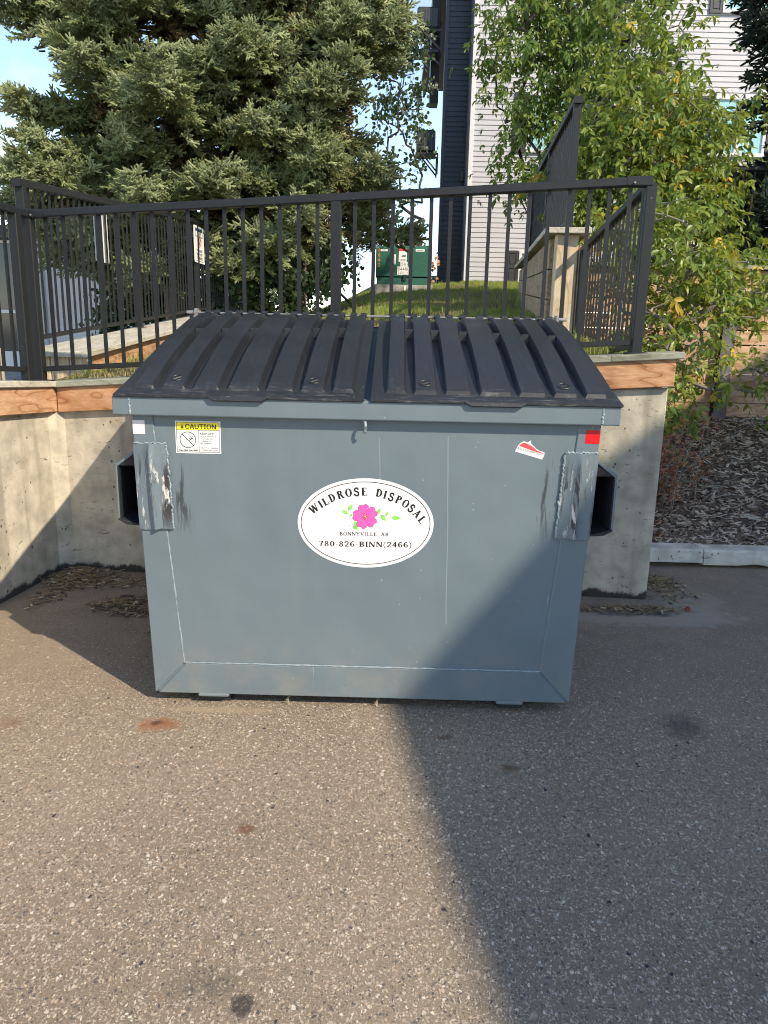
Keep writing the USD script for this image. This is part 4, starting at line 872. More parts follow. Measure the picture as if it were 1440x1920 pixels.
# ------------------------------------------------------------------ buildings
def lap_siding(x0, x1, z0, z1, y, exposure=0.098, proud=0.014):
    """Lapped boards facing -y as real saw-tooth relief."""
    pts = []; z = z0
    while z < z1: pts += [(y - proud, z), (y - 0.001, min(z + exposure, z1))]; z += exposure
    prof = np.array(pts); V = np.array([(x, yy, zz) for x in (x0, x1) for yy, zz in prof]); n = len(prof)
    F = [[k, k + 1, n + k + 1, n + k] for k in range(n - 1)]; F = np.array(F)[:, ::-1]
    t = trimesh.Trimesh(V, np.vstack([F[:, [0, 1, 2]], F[:, [0, 2, 3]]]), process=False)
    if t.face_normals[0][1] > 0: t.invert()
    return cat_([t, bx_(x0, x1, y, y + 0.12, z0, z1)])
BY = 17.0
ab = thing('apartment_building', 'white sided apartment building with slate corner and bracketed cooling units', 'building', (5, 17, 2.2))
AX = 0.06
obj('white_siding', lap_siding(1.60 + AX, 12.0, 2.1, 9.4, BY), 'siding_white', ab, world=True)
obj('corner_trim', rbox(1.515 + AX, 1.60 + AX, BY - 0.03, BY + 0.1, 2.1, 9.4), 'trim_white', ab, world=True)
obj('side_return', bx_(1.50 + AX, 1.515 + AX, BY - 0.02, BY + 0.62, 2.1, 9.4), 'trim_slate', ab, world=True)
obj('slate_siding', lap_siding(1.06 + AX, 1.50 + AX, 2.1, 9.4, BY + 0.6), 'siding_slate', ab, world=True, label='dark slate siding of the recessed corner')
obj('corner_trim', rbox(0.99 + AX, 1.06 + AX, BY + 0.56, BY + 0.7, 2.1, 9.4), 'trim_slate', ab, world=True)
obj('side_wall', hull([(x, y, z) for x, y in ((1.06, BY + 0.7), (1.12, BY + 0.7), (2.6, BY + 12), (2.7, BY + 12)) for z in (2.1, 9.4)]), 'siding_slate', ab, world=True)
obj('wing_wall', rbox(0.80, 0.985, BY + 1.3, BY + 1.7, 6.25, 9.4), 'dark_steel', ab, world=True)
obj('roof', bx_(0.95, 12.3, BY - 0.3, BY + 12, 9.41, 9.6), 'roof_dark', ab, world=True)
obj('wall_light', rbox(1.49, 1.54, BY + 0.50, BY + 0.58, 4.55, 4.75), 'grille_grey', ab, world=True)
def window(x0, x1, z0, z1, y=BY, shut=(True, True)):
    w = obj('window', cat_([rbox(x0, x1, y - 0.055, y + 0.02, z1 - 0.06, z1), rbox(x0, x1, y - 0.065, y + 0.02, z0, z0 + 0.07), rbox(x0, x0 + 0.06, y - 0.05, y + 0.02, z0 + 0.07, z1 - 0.06), rbox(x1 - 0.06, x1, y - 0.05, y + 0.02, z0 + 0.07, z1 - 0.06),
                            rbox((x0 + x1) / 2 - 0.045, (x0 + x1) / 2 + 0.045, y - 0.05, y + 0.02, z0 + 0.07, z1 - 0.06)]), 'trim_white', ab, world=True)
    for a, b in ((x0 + 0.06, (x0 + x1) / 2 - 0.045), ((x0 + x1) / 2 + 0.045, x1 - 0.06)):
        obj('blind', bx_(a, b, y - 0.0155, y - 0.0148, z0 + 0.07, z1 - 0.06), 'blind', w, world=True)
        obj('pane', bx_(a, b, y - 0.032, y - 0.028, z0 + 0.07, z1 - 0.06), 'pane', w, world=True)
    for s, on in zip((-1, 1), shut):
        if not on: continue
        a, b = (x0 - 0.25, x0 - 0.02) if s < 0 else (x1 + 0.02, x1 + 0.25)
        fr = cat_([bx_(a, a + 0.035, y - 0.045, y, z0, z1), bx_(b - 0.035, b, y - 0.045, y, z0, z1)] + [bx_(a + 0.035, b - 0.035, y - 0.045, y, z, z + 0.05) for z in (z0, (z0 + z1) / 2, z1 - 0.05)] + [bx_(a + 0.035, b - 0.035, y - 0.032, y, z0 + 0.05, z1 - 0.05)] + [rbox(a + 0.06, b - 0.06, y - 0.042, y - 0.02, p, q) for p, q in ((z0 + 0.08, (z0 + z1) / 2 - 0.03), ((z0 + z1) / 2 + 0.08, z1 - 0.08))])
        obj('shutter', fr, 'shutter', ab, world=True)
for x0 in (2.72, 6.42):
    window(x0, x0 + 1.15, 5.02, 6.14); window(x0, x0 + 1.15, 7.62, 8.74); window(x0, x0 + 1.15, 2.42, 3.12)

def cooling_unit(label, x0, x1, y0, y1, z0, z1):
    t = thing('cooling_unit', label, 'cooling unit', ((x0 + x1) / 2, (y0 + y1) / 2, z0), 0, 'cooling units on the slate corner')
    obj('casing', rbox(x0, x1, y0, y1, z0 + 0.04, z1, 0.035), 'unit_grey', t, world=True, smooth=40)
    for k in range(5):
        x = x0 + (x1 - x0) * (0.40 + 0.135 * k); obj('grille_bar', rbox(x - 0.010, x + 0.010, y0 - 0.012, y0 + 0.004, z0 + 0.07, z1 - 0.05, 0.004), 'grille_grey', t, world=True)
    obj('control_box', rbox(x0 + 0.012, x0 + 0.13, y0 - 0.02, y0 + 0.01, z0 + 0.17, z1 - 0.06, 0.01), 'unit_grey', t, world=True)
    obj('rating_plate', bx_(x0 + 0.05, x0 + 0.085, y0 - 0.0225, y0 - 0.0205, z0 + 0.24, z0 + 0.31), 'ink_grey', t, world=True)
    for y in (y0 + 0.03, y1 - 0.03):
        obj('bracket', cat_([beam((x0 - 0.01, y, z0 + 0.01), (0.99, y, z0 + 0.01), 0.03, 0.04), beam((x0 + 0.14, y, z0 - 0.01), (0.985, y, z0 - 0.36), 0.025, 0.03), beam((0.985, y, z0 + 0.03), (0.985, y, z0 - 0.40), 0.03, 0.02)]), 'unit_grey', t, world=True)
    obj('tray', rbox(x0 - 0.02, x1 + 0.02, y0, y1, z0 - 0.02, z0 + 0.03), 'dark_steel', t, world=True)
    obj('refrigerant_pipe', tube([(x1 - 0.02, y0 + 0.1, z0 + 0.10), (x1 + 0.03, y0 + 0.06, z0 + 0.05), (0.99, y0 + 0.06, z0 + 0.16)], 0.012, 6), 'dark_steel', t, world=True)
    return t
cooling_unit('upper dark cooling unit with a second tray below it, high on the slate corner', 0.47, 0.905, 17.75, 18.2, 7.48, 7.92)
obj('lower_tray', cat_([rbox(0.46, 0.93, 17.75, 18.25, 7.07, 7.13), rbox(0.46, 0.49, 17.75, 18.25, 7.13, 7.42), beam((0.66, 17.78, 7.08), (0.985, 17.78, 6.85), 0.025, 0.03)]), 'dark_steel', '/World/cooling_unit', world=True)
cooling_unit('lower dark cooling unit standing alone against the sky on its bracket', 0.53, 0.93, 17.75, 18.2, 5.12, 5.60)

# pale building seen through the left fence
gb = thing('garage', 'pale grey rendered building seen through the left fence', 'building', (-5, 16, 0.5))
obj('wall', bx_(-7.05, -5.2, 16.0, 22.0, 0.5, 3.6), 'garage_wall', gb, world=True)
obj('parapet', rbox(-7.1, -5.15, 15.95, 22.05, 3.605, 3.75), 'trim_white', gb, world=True)
obj('downpipe', tube([(-6.92, 15.95, 3.6), (-6.92, 15.95, 0.6)], 0.05, 8), 'white_paint', gb, world=True)
obj('plinth', rbox(-7.07, -5.18, 15.93, 16.0, 0.5, 0.78), 'concrete_pad', gb, world=True)
gl = thing('glazed_porch', 'dark glazed front with white bars beyond the far left fence', 'building', (-8.2, 15, 0.5))
obj('glass_front', bx_(-10.2, -7.12, 15.3, 15.34, 0.9, 2.9), 'dark_glass', gl, world=True)
obj('frame', cat_([rbox(-10.2, -7.1, 15.26, 15.36, z, z + 0.06) for z in (0.84, 1.62, 2.9)] + [rbox(x, x + 0.06, 15.26, 15.36, 0.9, 2.9) for x in (-10.2, -8.7, -7.17)]), 'white_paint', gl, world=True)
obj('wall', bx_(-10.2, -7.1, 15.26, 15.4, 0.5, 0.84), 'garage_wall', gl, world=True)
obj('roof', rbox(-10.4, -7.06, 15.0, 18.0, 2.965, 3.2), 'roof_dark', gl, world=True)

# the block that throws the big soft shadow from the right, outside the picture
WPT = np.array([0.905, 2.84, 1.111])                                 # where the roof corner's soft shadow falls, beside the bin
ROOF = 7.4
CN = WPT + S * ((ROOF - WPT[2]) / S[2])
PL = [CN[:2] + np.array([0.163, -0.987]) * 4.2, CN[:2], CN[:2] + np.array([0.456, 0.890]) * 9.0]
PL += [PL[2] + np.array([11.0, 0]), PL[0] + np.array([12.0, 0])]
sb_ = thing('shade_building', 'pale two-storey block outside the picture whose roof edge shades the right half of the yard', 'building', (CN[0], CN[1], 0))
plan = Polygon(PL); inner = plan.buffer(-0.30, join_style=2)
def prism(poly, z0, z1): m = trimesh.creation.extrude_polygon(poly, z1 - z0, engine='earcut'); m.apply_translation((0, 0, z0)); return m
obj('wall', prism(inner, 0, ROOF - 0.31), 'siding_white', sb_, world=True)
obj('roof', prism(plan, ROOF - 0.30, ROOF), 'roof_dark', sb_, world=True)
ic = np.array(inner.exterior.coords)
for a, b in zip(ic[:-1], ic[1:]):
    L = np.linalg.norm(b - a); d = (b - a) / L; nn = np.array([d[1], -d[0]])
    if inner.contains(Point(*(a + (b - a) / 2 + nn * 0.05))): nn = -nn
    def slab(c0, c1, o0, o1, z0, z1): return hull([tuple(a + d * c + nn * o) + (z,) for c in (c0, c1) for o in (o0, o1) for z in (z0, z1)])
    for c in np.arange(0.9, L - 1.6, 3.0):
        for z in (1.0, 4.2):
            w = obj('window', slab(c, c + 1.4, -0.02, 0.05, z, z + 1.3), 'trim_white', sb_, world=True)
            obj('pane', slab(c + 0.08, c + 1.32, 0.02, 0.06, z + 0.08, z + 1.22), 'dark_glass', w, world=True)

# ------------------------------------------------------------------ transformer cabinet
tr = thing('transformer_cabinet', 'dark green steel transformer cabinet with number plates on the grass', 'transformer', (0.26, 14.5, 2.1))
TX0, TX1, TY0, TY1 = -0.222, 0.748, 14.5, 15.3
obj('plinth', rhull(corners(TX0 - 0.02, TX1 + 0.04, TY0 - 0.02, TY1, 1.95, 2.245), 0.008, 4), 'concrete_pad', tr, world=True)
obj('base', rbox(TX0, TX1, TY0, TY1, 2.248, 2.385, 0.008), 'transformer_green', tr, world=True)
obj('hood', rhull([(x, y, z) for x in (TX0 - 0.008, TX1 + 0.008) for y, z in ((TY0 - 0.012, 2.405), (TY0 - 0.012, 2.875), (TY0 + 0.1, 2.925), (TY1, 2.925), (TY1, 2.405))], 0.01, 8), 'transformer_green', tr, world=True, smooth=40)
obj('lock', cat_([rbox(0.25, 0.31, TY0 - 0.03, TY0, 2.33, 2.42), trimesh.creation.torus(0.016, 0.005, 12, 6, transform=trimesh.transformations.translation_matrix((0.28, TY0 - 0.04, 2.31)) @ trimesh.transformations.rotation_matrix(PI / 2, [1, 0, 0]))]), 'dark_steel', tr, world=True)
obj('lock_tag', bx_(0.275, 0.315, TY0 - 0.032, TY0 - 0.026, 2.13, 2.24), 'white_paint', tr, world=True)
onT = lambda X, Y, Z: np.column_stack([X + TX0 - 0.008, TY0 - 0.0235 - Z, Y + 2.405])
TL = tr
def tart(name, m, layer, mat, parent=tr): 
    mm = m if isinstance(m, trimesh.Trimesh) else extrude(m, 0.002)
    mm = mm.copy(); mm.apply_translation((0, 0, layer * 0.002)); return obj(name, flat_on(mm, onT), mat, parent, world=True)
for k, ch in enumerate('3642'): tart('number', meshkit.text_mesh(ch, 0.062, 0.002, True).apply_translation((0.018, 0.415 - 0.088 * k, 0)), 1, 'digit_orange')
p = tart('plate', sbox(0.075, 0.42, 0.20, 0.455), 0, 'sticker_white'); tart('lettering', sbox(0.09, 0.437, 0.16, 0.444), 1, 'ink_black', p)
p = tart('plate', sbox(0.255, 0.20, 0.35, 0.37), 0, 'sticker_white'); tart('lettering', unary_union([sbox(0.265, 0.215, 0.34, 0.220)] + [sbox(0.265, 0.25 + 0.02 * k, 0.335, 0.255 + 0.02 * k) for k in range(5)]), 1, 'ink_grey', p)
p = tart('warning_plate', sbox(0.40, 0.245, 0.545, 0.47), 0, 'sticker_white'); tart('red_header', sbox(0.40, 0.43, 0.545, 0.47), 1, 'red_print', p)
tart('lettering', unary_union([sbox(0.42, 0.27 + 0.015 * k, 0.53, 0.275 + 0.015 * k) for k in range(2)] + [Polygon([(0.45, 0.33), (0.47, 0.36), (0.50, 0.355), (0.525, 0.37), (0.52, 0.33), (0.49, 0.335)])]), 1, 'ink_black', p)
p = tart('plate', sbox(0.43, 0.165, 0.56, 0.243), 0, 'sticker_white'); tart('lettering', text_at('50', 0.445, 0.178, 0.052), 1, 'ink_black', p)
p = tart('plate', sbox(0.375, 0.02, 0.60, 0.163), 0, 'sticker_white'); tart('lettering', cat_([text_at('14400', 0.385, 0.098, 0.050, True, 0.20), text_at('240/120', 0.385, 0.030, 0.048, False, 0.205)]), 1, 'ink_black', p)
p = tart('plate', sbox(0.70, 0.425, 0.86, 0.468), 0, 'sticker_white'); tart('lettering', sbox(0.72, 0.442, 0.84, 0.452), 1, 'ink_grey', p)

# ------------------------------------------------------------------ signs on the left fence
def fence_xy(c): a, b = np.array([-2.47, 5.48]), np.array([-2.30, 14.4]); return a + (b - a) * c / np.linalg.norm(b - a)
def sign_plane(c, z):
    p = fence_xy(c); d = (fence_xy(1) - fence_xy(0)); n = np.array([d[1], -d[0]])          # n points to +x
    return lambda X, Y, Z: np.column_stack([p[0] + d[0] * X + n[0] * (0.022 + Z), p[1] + d[1] * X + n[1] * (0.022 + Z), z + Y])
sg = thing('sign', 'tall white rounded sign with a red ring, facing the lawn on the left fence', 'sign', (*fence_xy(4.55), 2.25))
to = sign_plane(4.55, 2.445); sh = sbox(-0.21, -0.185, 0.21, 0.185).buffer(0.03)
to2 = lambda X, Y, Z: to(X, Y, Z)
def sart(name, m, layer, mat):
    mm = m if isinstance(m, trimesh.Trimesh) else extrude(m, 0.002)
    mm = mm.copy(); mm.apply_translation((0, 0, layer * 0.0025)); return obj(name, flat_on(mm, to2), mat, sg, world=True)
sart('panel', sh, 0, 'sticker_white')
sart('blue_bar', sbox(-0.17, 0.155, 0.17, 0.185), 1, 'navy_print'); sart('border_box', sbox(-0.17, 0.09, 0.17, 0.187).difference(sbox(-0.162, 0.097, 0.162, 0.18)), 1, 'navy_print')
sart('lettering', text_at('NO TRESPASSING'[:2], -0.11, 0.108, 0.035), 2, 'ink_grey') if False else None
rg = affinity.scale(Point(0, 0.025).buffer(1, 32), 0.075, 0.055); sart('red_ring', rg.difference(affinity.scale(rg, 0.8, 0.8)).union(LineString([(-0.05, 0.06), (0.05, -0.01)]).buffer(0.007)), 1, 'red_print')
sart('hand_symbol', affinity.scale(Point(0, 0.025).buffer(1, 8), 0.03, 0.032), 1, 'ink_grey')
for k, t in enumerate(('PLEASE', 'KEEP OFF', 'THE FENCE')): sart('lettering', text_at(t, -0.13, -0.085 - 0.045 * k, 0.03, True, 0.26), 1, 'ink_black' if k else 'navy_print')
sart('lower_line', sbox(-0.16, -0.196, 0.16, -0.190), 1, 'ink_grey')
sg2 = thing('sign', 'plain white sign back on the near part of the left fence', 'sign', (*fence_xy(1.45), 2.2))
to = sign_plane(1.45, 2.20); mm = extrude(sbox(-0.13, -0.185, 0.13, 0.185).buffer(0.02), 0.003); mm.apply_translation((0, 0, -0.047))
obj('panel', flat_on(mm, to), 'sticker_white', sg2, world=True)
for z in (-0.15, 0.15):
    b_ = extrude(Point(0, z).buffer(0.009), 0.004); b_.apply_translation((0, 0, -0.0435)); obj('bolt', flat_on(b_, to), 'bare_steel', sg2, world=True)

# ------------------------------------------------------------------ foliage building blocks
def needle_shoot(p0, d, L, n, rad, rg, core=True):
    d = d / np.linalg.norm(d); a = np.cross(d, [0.3, 0.2, 0.93]); a /= np.linalg.norm(a); b = np.cross(d, a)
    V, F = [], []
    for k in range(n):
        t = (k + rg.random()) / n; ph = rg.random() * 2 * PI; w = 0.0036
        o = a * math.cos(ph) + b * math.sin(ph); s = np.cross(d, o)
        base = p0 + d * L * t; tip = base + (o * 0.82 + d * 0.62) * rad * (1.15 - 0.3 * t); i = len(V)
        V += [base + s * w, base - s * w, tip]; F.append([i, i + 1, i + 2])
    if core:
        i = len(V); r = rad * 0.50
        for q_ in range(4): o = a * math.cos(q_ * PI / 2) + b * math.sin(q_ * PI / 2); V += [p0 + o * r, p0 + d * L * 0.92 + o * r * 0.8]
        for q_ in range(4): j = (q_ + 1) % 4; F += [[i + 2 * q_, i + 2 * j, i + 2 * j + 1], [i + 2 * q_, i + 2 * j + 1, i + 2 * q_ + 1]]
        V.append(p0 + d * L * 1.08); F += [[i + 2 * q_ + 1, i + 2 * ((q_ + 1) % 4) + 1, len(V) - 1] for q_ in range(4)]
    return np.array(V), np.array(F)
def spray(seed, n=15, L=0.33, shoot=0.078, hang=0.0):
    """A flat spruce twig along +x with finger shoots both sides."""
    rg = np.random.default_rng(seed); parts = []
    for k in range(n):
        t = (k + 0.6) / n; s = 1 if k % 2 else -1
        p0 = np.array([L * t, 0, -hang * t * t * L]); ang = rg.uniform(0.5, 0.95) * s
        d = np.array([math.cos(ang), math.sin(ang), rg.uniform(-0.45, 0.95)])
        ll = shoot * (1.25 - 0.45 * t) * rg.uniform(0.8, 1.2)
        if t < 0.6:                                                   # side twig bearing two shoots
            q_ = p0 + d * ll * 0.9; parts.append(needle_shoot(p0, d, ll, 20, 0.021, rg)); dd = d + np.array([0.5, -0.5 * s, 0.6]); parts.append(needle_shoot(q_, dd, ll * 0.8, 17, 0.021, rg)); parts.append(needle_shoot(q_, d + np.array([0.2, 0.4 * s, 0.1]), ll * 0.8, 17, 0.021, rg))
        else: parts.append(needle_shoot(p0, d, ll, 20, 0.022, rg))
    parts.append(needle_shoot(np.array([L * 0.5, 0, -hang * .25 * L]), np.array([1, 0, -hang * .6]), L * 0.62, 34, 0.018, rg))
    return cat_([trimesh.Trimesh(v, f, process=False) for v, f in parts])
SPR = [spray(1), spray(2, 16, 0.36, 0.072), spray(3, 12, 0.28, 0.070), spray(4, 14, 0.34, 0.08, 0.6)]

def spruce(name, label, base, H, Rm, z0, seed, ztop, az0, mats=('needles', 'needles', 'needles_tip', 'needles_dead'), lean=0.0, dens=1.0, step=0.30, bulge=None, keep=None):
    rg = np.random.default_rng(seed); bx0, by0, bz0 = base
    t = thing(name, label, 'tree', base)
    ts = np.linspace(0, 1, 14); trunk = np.column_stack([bx0 + lean * ts, by0 + 0 * ts, bz0 - 0.2 + (H + 0.2) * ts])
    obj('trunk', tube(trunk, 0.20 * Rm / 3 * (1 - ts * 0.93) + 0.02, 12), 'bark_brown', t, world=True, smooth=True)
    br, P, D, U, Sc, I = [], [], [], [], [], []
    z = z0; az = 0.0
    while z < ztop:
        f = z / H; Rz = Rm * (1 - f) ** 0.72 * (0.88 + 0.12 * math.sin(z * 3.1 + seed))
        if z < z0 + 1.0: Rz *= 0.72 + 0.28 * (z - z0)
        for k in range(rg.integers(5, 8)):
            az += 2.39996 + rg.normal(0, 0.25); cz = math.cos(az - az0)
            if cz < -0.45 and rg.random() < 0.6: continue              # fewer boughs on the far side
            L = Rz * rg.uniform(0.72, 1.14); hx, hy = math.cos(az), math.sin(az)
            if bulge: L *= bulge(az, z)
            zb = z + rg.normal(0, 0.1); drop = rg.uniform(0.16, 0.36) * (1 - 0.6 * f); n = 9
            s_ = np.linspace(0, 1, n); pts = np.column_stack([bx0 + lean * f + hx * L * s_, by0 + hy * L * s_, bz0 + zb - L * drop * (s_ * 1.25 - 0.62 * s_ ** 3) + 0.02 * np.sin(s_ * 9 + az)])
            if keep and not keep(pts[-1]): continue
            br.append(tube(pts, 0.026 * (1 - s_) * L / 2 + 0.006, 5))
            m = int(L / 0.062 * dens)
            for q_ in range(m):
                u = 0.24 + 0.76 * (q_ + rg.random()) / m
                if u > 1: u = 1
                p = np.array([np.interp(u, s_, pts[:, c]) for c in range(3)]); side = rg.choice([-1, 0, 1], p=[0.38, 0.24, 0.38])
                tw = side * rg.uniform(0.45, 1.15); d = np.array([math.cos(az + tw), math.sin(az + tw), rg.uniform(-0.55, 0.30) - 0.25 * (1 - u)])
                off = rg.normal(0, 0.05, 3) * [1, 1, 1.3]
                spread = 0.42 * L * (1 - u) * rg.random() * (1 if side else 0)
                P.append(p + off + d * spread * 0.8); D.append(d); U.append([rg.normal(0, 0.6), rg.normal(0, 0.6), 1]); Sc.append(rg.uniform(0.70, 1.15))
                I.append(3 if (u < 0.45 and rg.random() < 0.5) else (2 if u > 0.86 and rg.random() < .7 else rg.integers(0, 3)))
        z += step * rg.uniform(0.75, 1.25)
    obj('branches', cat_(br), 'bark_brown', t, world=True, kind='stuff')
    instancer(t, 'crown', list(zip(SPR, mats)), np.array(P), frames(np.array(D), np.array(U)), Sc, I)
    return len(P)

n1 = spruce('spruce_tree', 'big pale green spruce on the left whose boughs reach the left edge of the picture', (-3.15, 12.1, 1.2), 15.0, 3.5, 1.45, 11, 9.0, -1.1, dens=2.9, step=0.27, keep=lambda p: p[2] < 3.6 or p[0] > -5.25 + 0.5 * math.sin(p[2] * 3.1) - (0.35 if p[2] < 4.6 else 0))
n2 = spruce('spruce_tree', 'big olive spruce right of the other one, boughs ending beside the sky gap', (-1.40, 11.9, 1.6), 15.5, 2.45, 1.15, 23, 9.0, -1.2, dens=2.9, step=0.27, keep=lambda p: p[0] < 0.22 + 0.22 * math.sin(p[2] * 2.6) and (p[0] < -0.55 or p[2] > 2.9))
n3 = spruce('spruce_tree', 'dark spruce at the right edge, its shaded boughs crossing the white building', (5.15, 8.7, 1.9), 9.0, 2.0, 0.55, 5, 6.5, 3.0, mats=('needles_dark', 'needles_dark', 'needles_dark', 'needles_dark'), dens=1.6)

# broad leaves
def leaflet(L, W, fold=0.3, droop=0.25):
    u = np.array([0, 0.28, 0.58, 0.84, 1.0]); w = np.array([0.0, 0.86, 1.0, 0.55, 0.0]) * W / 2
    V, F = [], []
    for a, b in zip(u, w): V += [(L * a, 0, -droop * L * a * a), (L * a, b, -droop * L * a * a + fold * b), (L * a, -b, -droop * L * a * a + fold * b)]
    for k in range(4):
        i = 3 * k; F += [[i, i + 3, i + 4], [i, i + 4, i + 1], [i, i + 2, i + 5], [i, i + 5, i + 3]]
    return np.array(V), np.array(F)
def compound(seed, n=5, L=0.085, W=0.034, R_=0.13):
    """A hanging compound leaf along +x (z is its upper side)."""
    rg = np.random.default_rng(seed); parts = []
    for k in range(n):
        t = 1.0 if k == n - 1 else 0.42 + 0.5 * (k // 2) / max(1, (n - 1) // 2); s = 0 if k == n - 1 else (1 if k % 2 else -1)
        v, f = leaflet(L * rg.uniform(0.8, 1.2), W * rg.uniform(0.85, 1.15), rg.uniform(0.1, 0.5), rg.uniform(0.1, 0.5))
        r = Rot.from_euler('zyx', [s * rg.uniform(0.6, 1.0), rg.uniform(-0.1, 0.45), rg.uniform(-0.5, 0.5)]); v = r.apply(v) + [R_ * t, 0, -0.25 * R_ * t * t]
        parts.append(trimesh.Trimesh(v, f, process=False))
    st = tube([(0, 0, 0), (R_ * .5, 0, -0.06 * R_), (R_, 0, -0.25 * R_)], 0.0016, 3); parts.append(st)
    return cat_(parts)
COMP = [compound(31), compound(32, 5, 0.09, 0.036), compound(33, 3, 0.085, 0.04), compound(34, 7, 0.075, 0.030)]
def round_leaf(seed):
    rg = np.random.default_rng(seed); parts = []
    for k in range(7):
        a = np.linspace(0, 2 * PI, 8)[:-1]; r = 0.030 * rg.uniform(0.8, 1.2); v = np.column_stack([r * np.cos(a) + r * 1.9, r * 0.92 * np.sin(a), 0.1 * r * np.cos(2 * a)]); v = np.vstack([v, [r * 2.9 + r * 0.3, 0, 0]])
        f = [[0, i, i + 1] for i in range(1, 6)] + [[7, 1, 0], [7, 0, 6]]
        R2 = Rot.random(random_state=int(seed * 100 + k)); parts.append(trimesh.Trimesh(R2.apply(v) + rg.normal(0, 0.07, 3), f, process=False))
    return cat_(parts)
ROUND = [round_leaf(41), round_leaf(42)]

def leafy_tree(name, label, base, blobs, npts, seed, protos, pick, per=7, stem_r=0.05, bark='bark_grey', cat='tree', hang=0.8, spread=0.16, lead=None, singles=0, sc=(0.8, 1.25), single_parent=None):
    """Branches grown from the base towards points spread through the blobs (centre, radii), leaves on the outer twigs."""
    rg = np.random.default_rng(seed); t = thing(name, label, cat, base)
    vol = np.array([np.prod(b[1]) * (b[2] if len(b) > 2 else 1) for b in blobs]); pts = []
    for b, k in zip(blobs, rg.multinomial(npts, vol / vol.sum())):
        d = rg.normal(0, 1, (k, 3)); d /= np.linalg.norm(d, axis=1, keepdims=True); pts.append(np.array(b[0]) + d * np.array(b[1]) * rg.random((k, 1)) ** 0.42)
    pts = np.vstack(pts); nodes = [np.array(base, float)]; par = [-1]
    for p in (lead or []):
        a = nodes[-1]; n = 5
        for k in range(1, n + 1): nodes.append(a + (np.array(p) - a) * k / n + rg.normal(0, 0.012, 3)); par.append(len(nodes) - 2)
    d0 = np.linalg.norm(pts - nodes[0], axis=1); order = np.argsort(d0)
    for i in order:
        p = pts[i]; N = np.array(nodes); dist = np.linalg.norm(N - p, axis=1) + 0.35 * np.maximum(0, N[:, 2] - p[2]) + 0.12 * np.linalg.norm(N - np.array(base), axis=1) * 0
        j = int(np.argmin(dist)); a = nodes[j]; L = np.linalg.norm(p - a); m = max(1, int(L / 0.25)); prev = j
        for k in range(1, m + 1):
            s_ = k / m; q_ = a + (p - a) * s_ + [0, 0, 0.10 * L * math.sin(PI * s_)] + rg.normal(0, 0.015, 3); nodes.append(q_); par.append(prev); prev = len(nodes) - 1
    N = np.array(nodes); par = np.array(par); kids = np.zeros(len(N)); w = np.ones(len(N))
    for i in range(len(N) - 1, 0, -1): w[par[i]] += w[i]; kids[par[i]] += 1
    rad = np.minimum(stem_r, 0.0030 * w ** 0.48); segs = [tube([N[par[i]], N[i]], [max(rad[i], rad[par[i]] * 0.7) if rad[i] > 0.006 else rad[i] * 1.2, rad[i]], 7 if rad[i] > 0.012 else 4) for i in range(1, len(N))]
    thick = [s for s, i in zip(segs, range(1, len(N))) if rad[i] > 0.016]; thin = [s for s, i in zip(segs, range(1, len(N))) if rad[i] <= 0.016]
    if thick: obj('trunk', cat_(thick), bark, t, world=True, smooth=50)
    obj('twigs', cat_(thin), bark, t, world=True, kind='stuff')
    tips = np.where(w < 9)[0]; P, D, Uv, I, Sc = [], [], [], [], []
    for i in tips:
        dirb = N[i] - N[par[i]]; dirb = dirb / (np.linalg.norm(dirb) + 1e-6)
        for k in range(rg.poisson(per)):
            az = rg.random() * 2 * PI; d = np.array([math.cos(az), math.sin(az), -hang * rg.uniform(0.4, 1.6)]) + 0.5 * dirb
            P.append(N[i] + rg.normal(0, spread, 3) * [1, 1, 0.8] + dirb * rg.random() * 0.1); D.append(d); Uv.append([rg.normal(0, 0.35), rg.normal(0, 0.35), 1.0]); I.append(pick(rg, P[-1])); Sc.append(rg.uniform(*sc))
    P, D, Uv, I, Sc = map(np.array, (P, D, Uv, I, Sc)); Q = frames(D, Uv); single = np.zeros(len(P), bool)
    if singles:                                                      # the leaves that show largest are pieces of their own
        q_ = P - EYE; zc = q_ @ fwd; sx_, sy_ = 1442 * (q_ @ right) / zc, 1442 * (q_ @ upv) / zc
        ok = (np.abs(sx_) < 715) & (np.abs(sy_) < 955); cand = np.where(ok)[0]; single[cand[np.argsort(zc[cand])[:singles]]] = True
        for i in np.where(single)[0]:
            m, mat = protos[I[i]]; v = Q[i].apply(np.array(m.vertices) * Sc[i]) + P[i]; obj('leaf', trimesh.Trimesh(v, m.faces, process=False), mat, t, world=True)
    k = ~single; instancer(t, 'crown', protos, P[k], Q[k], Sc[k], I[k])
    return len(P)

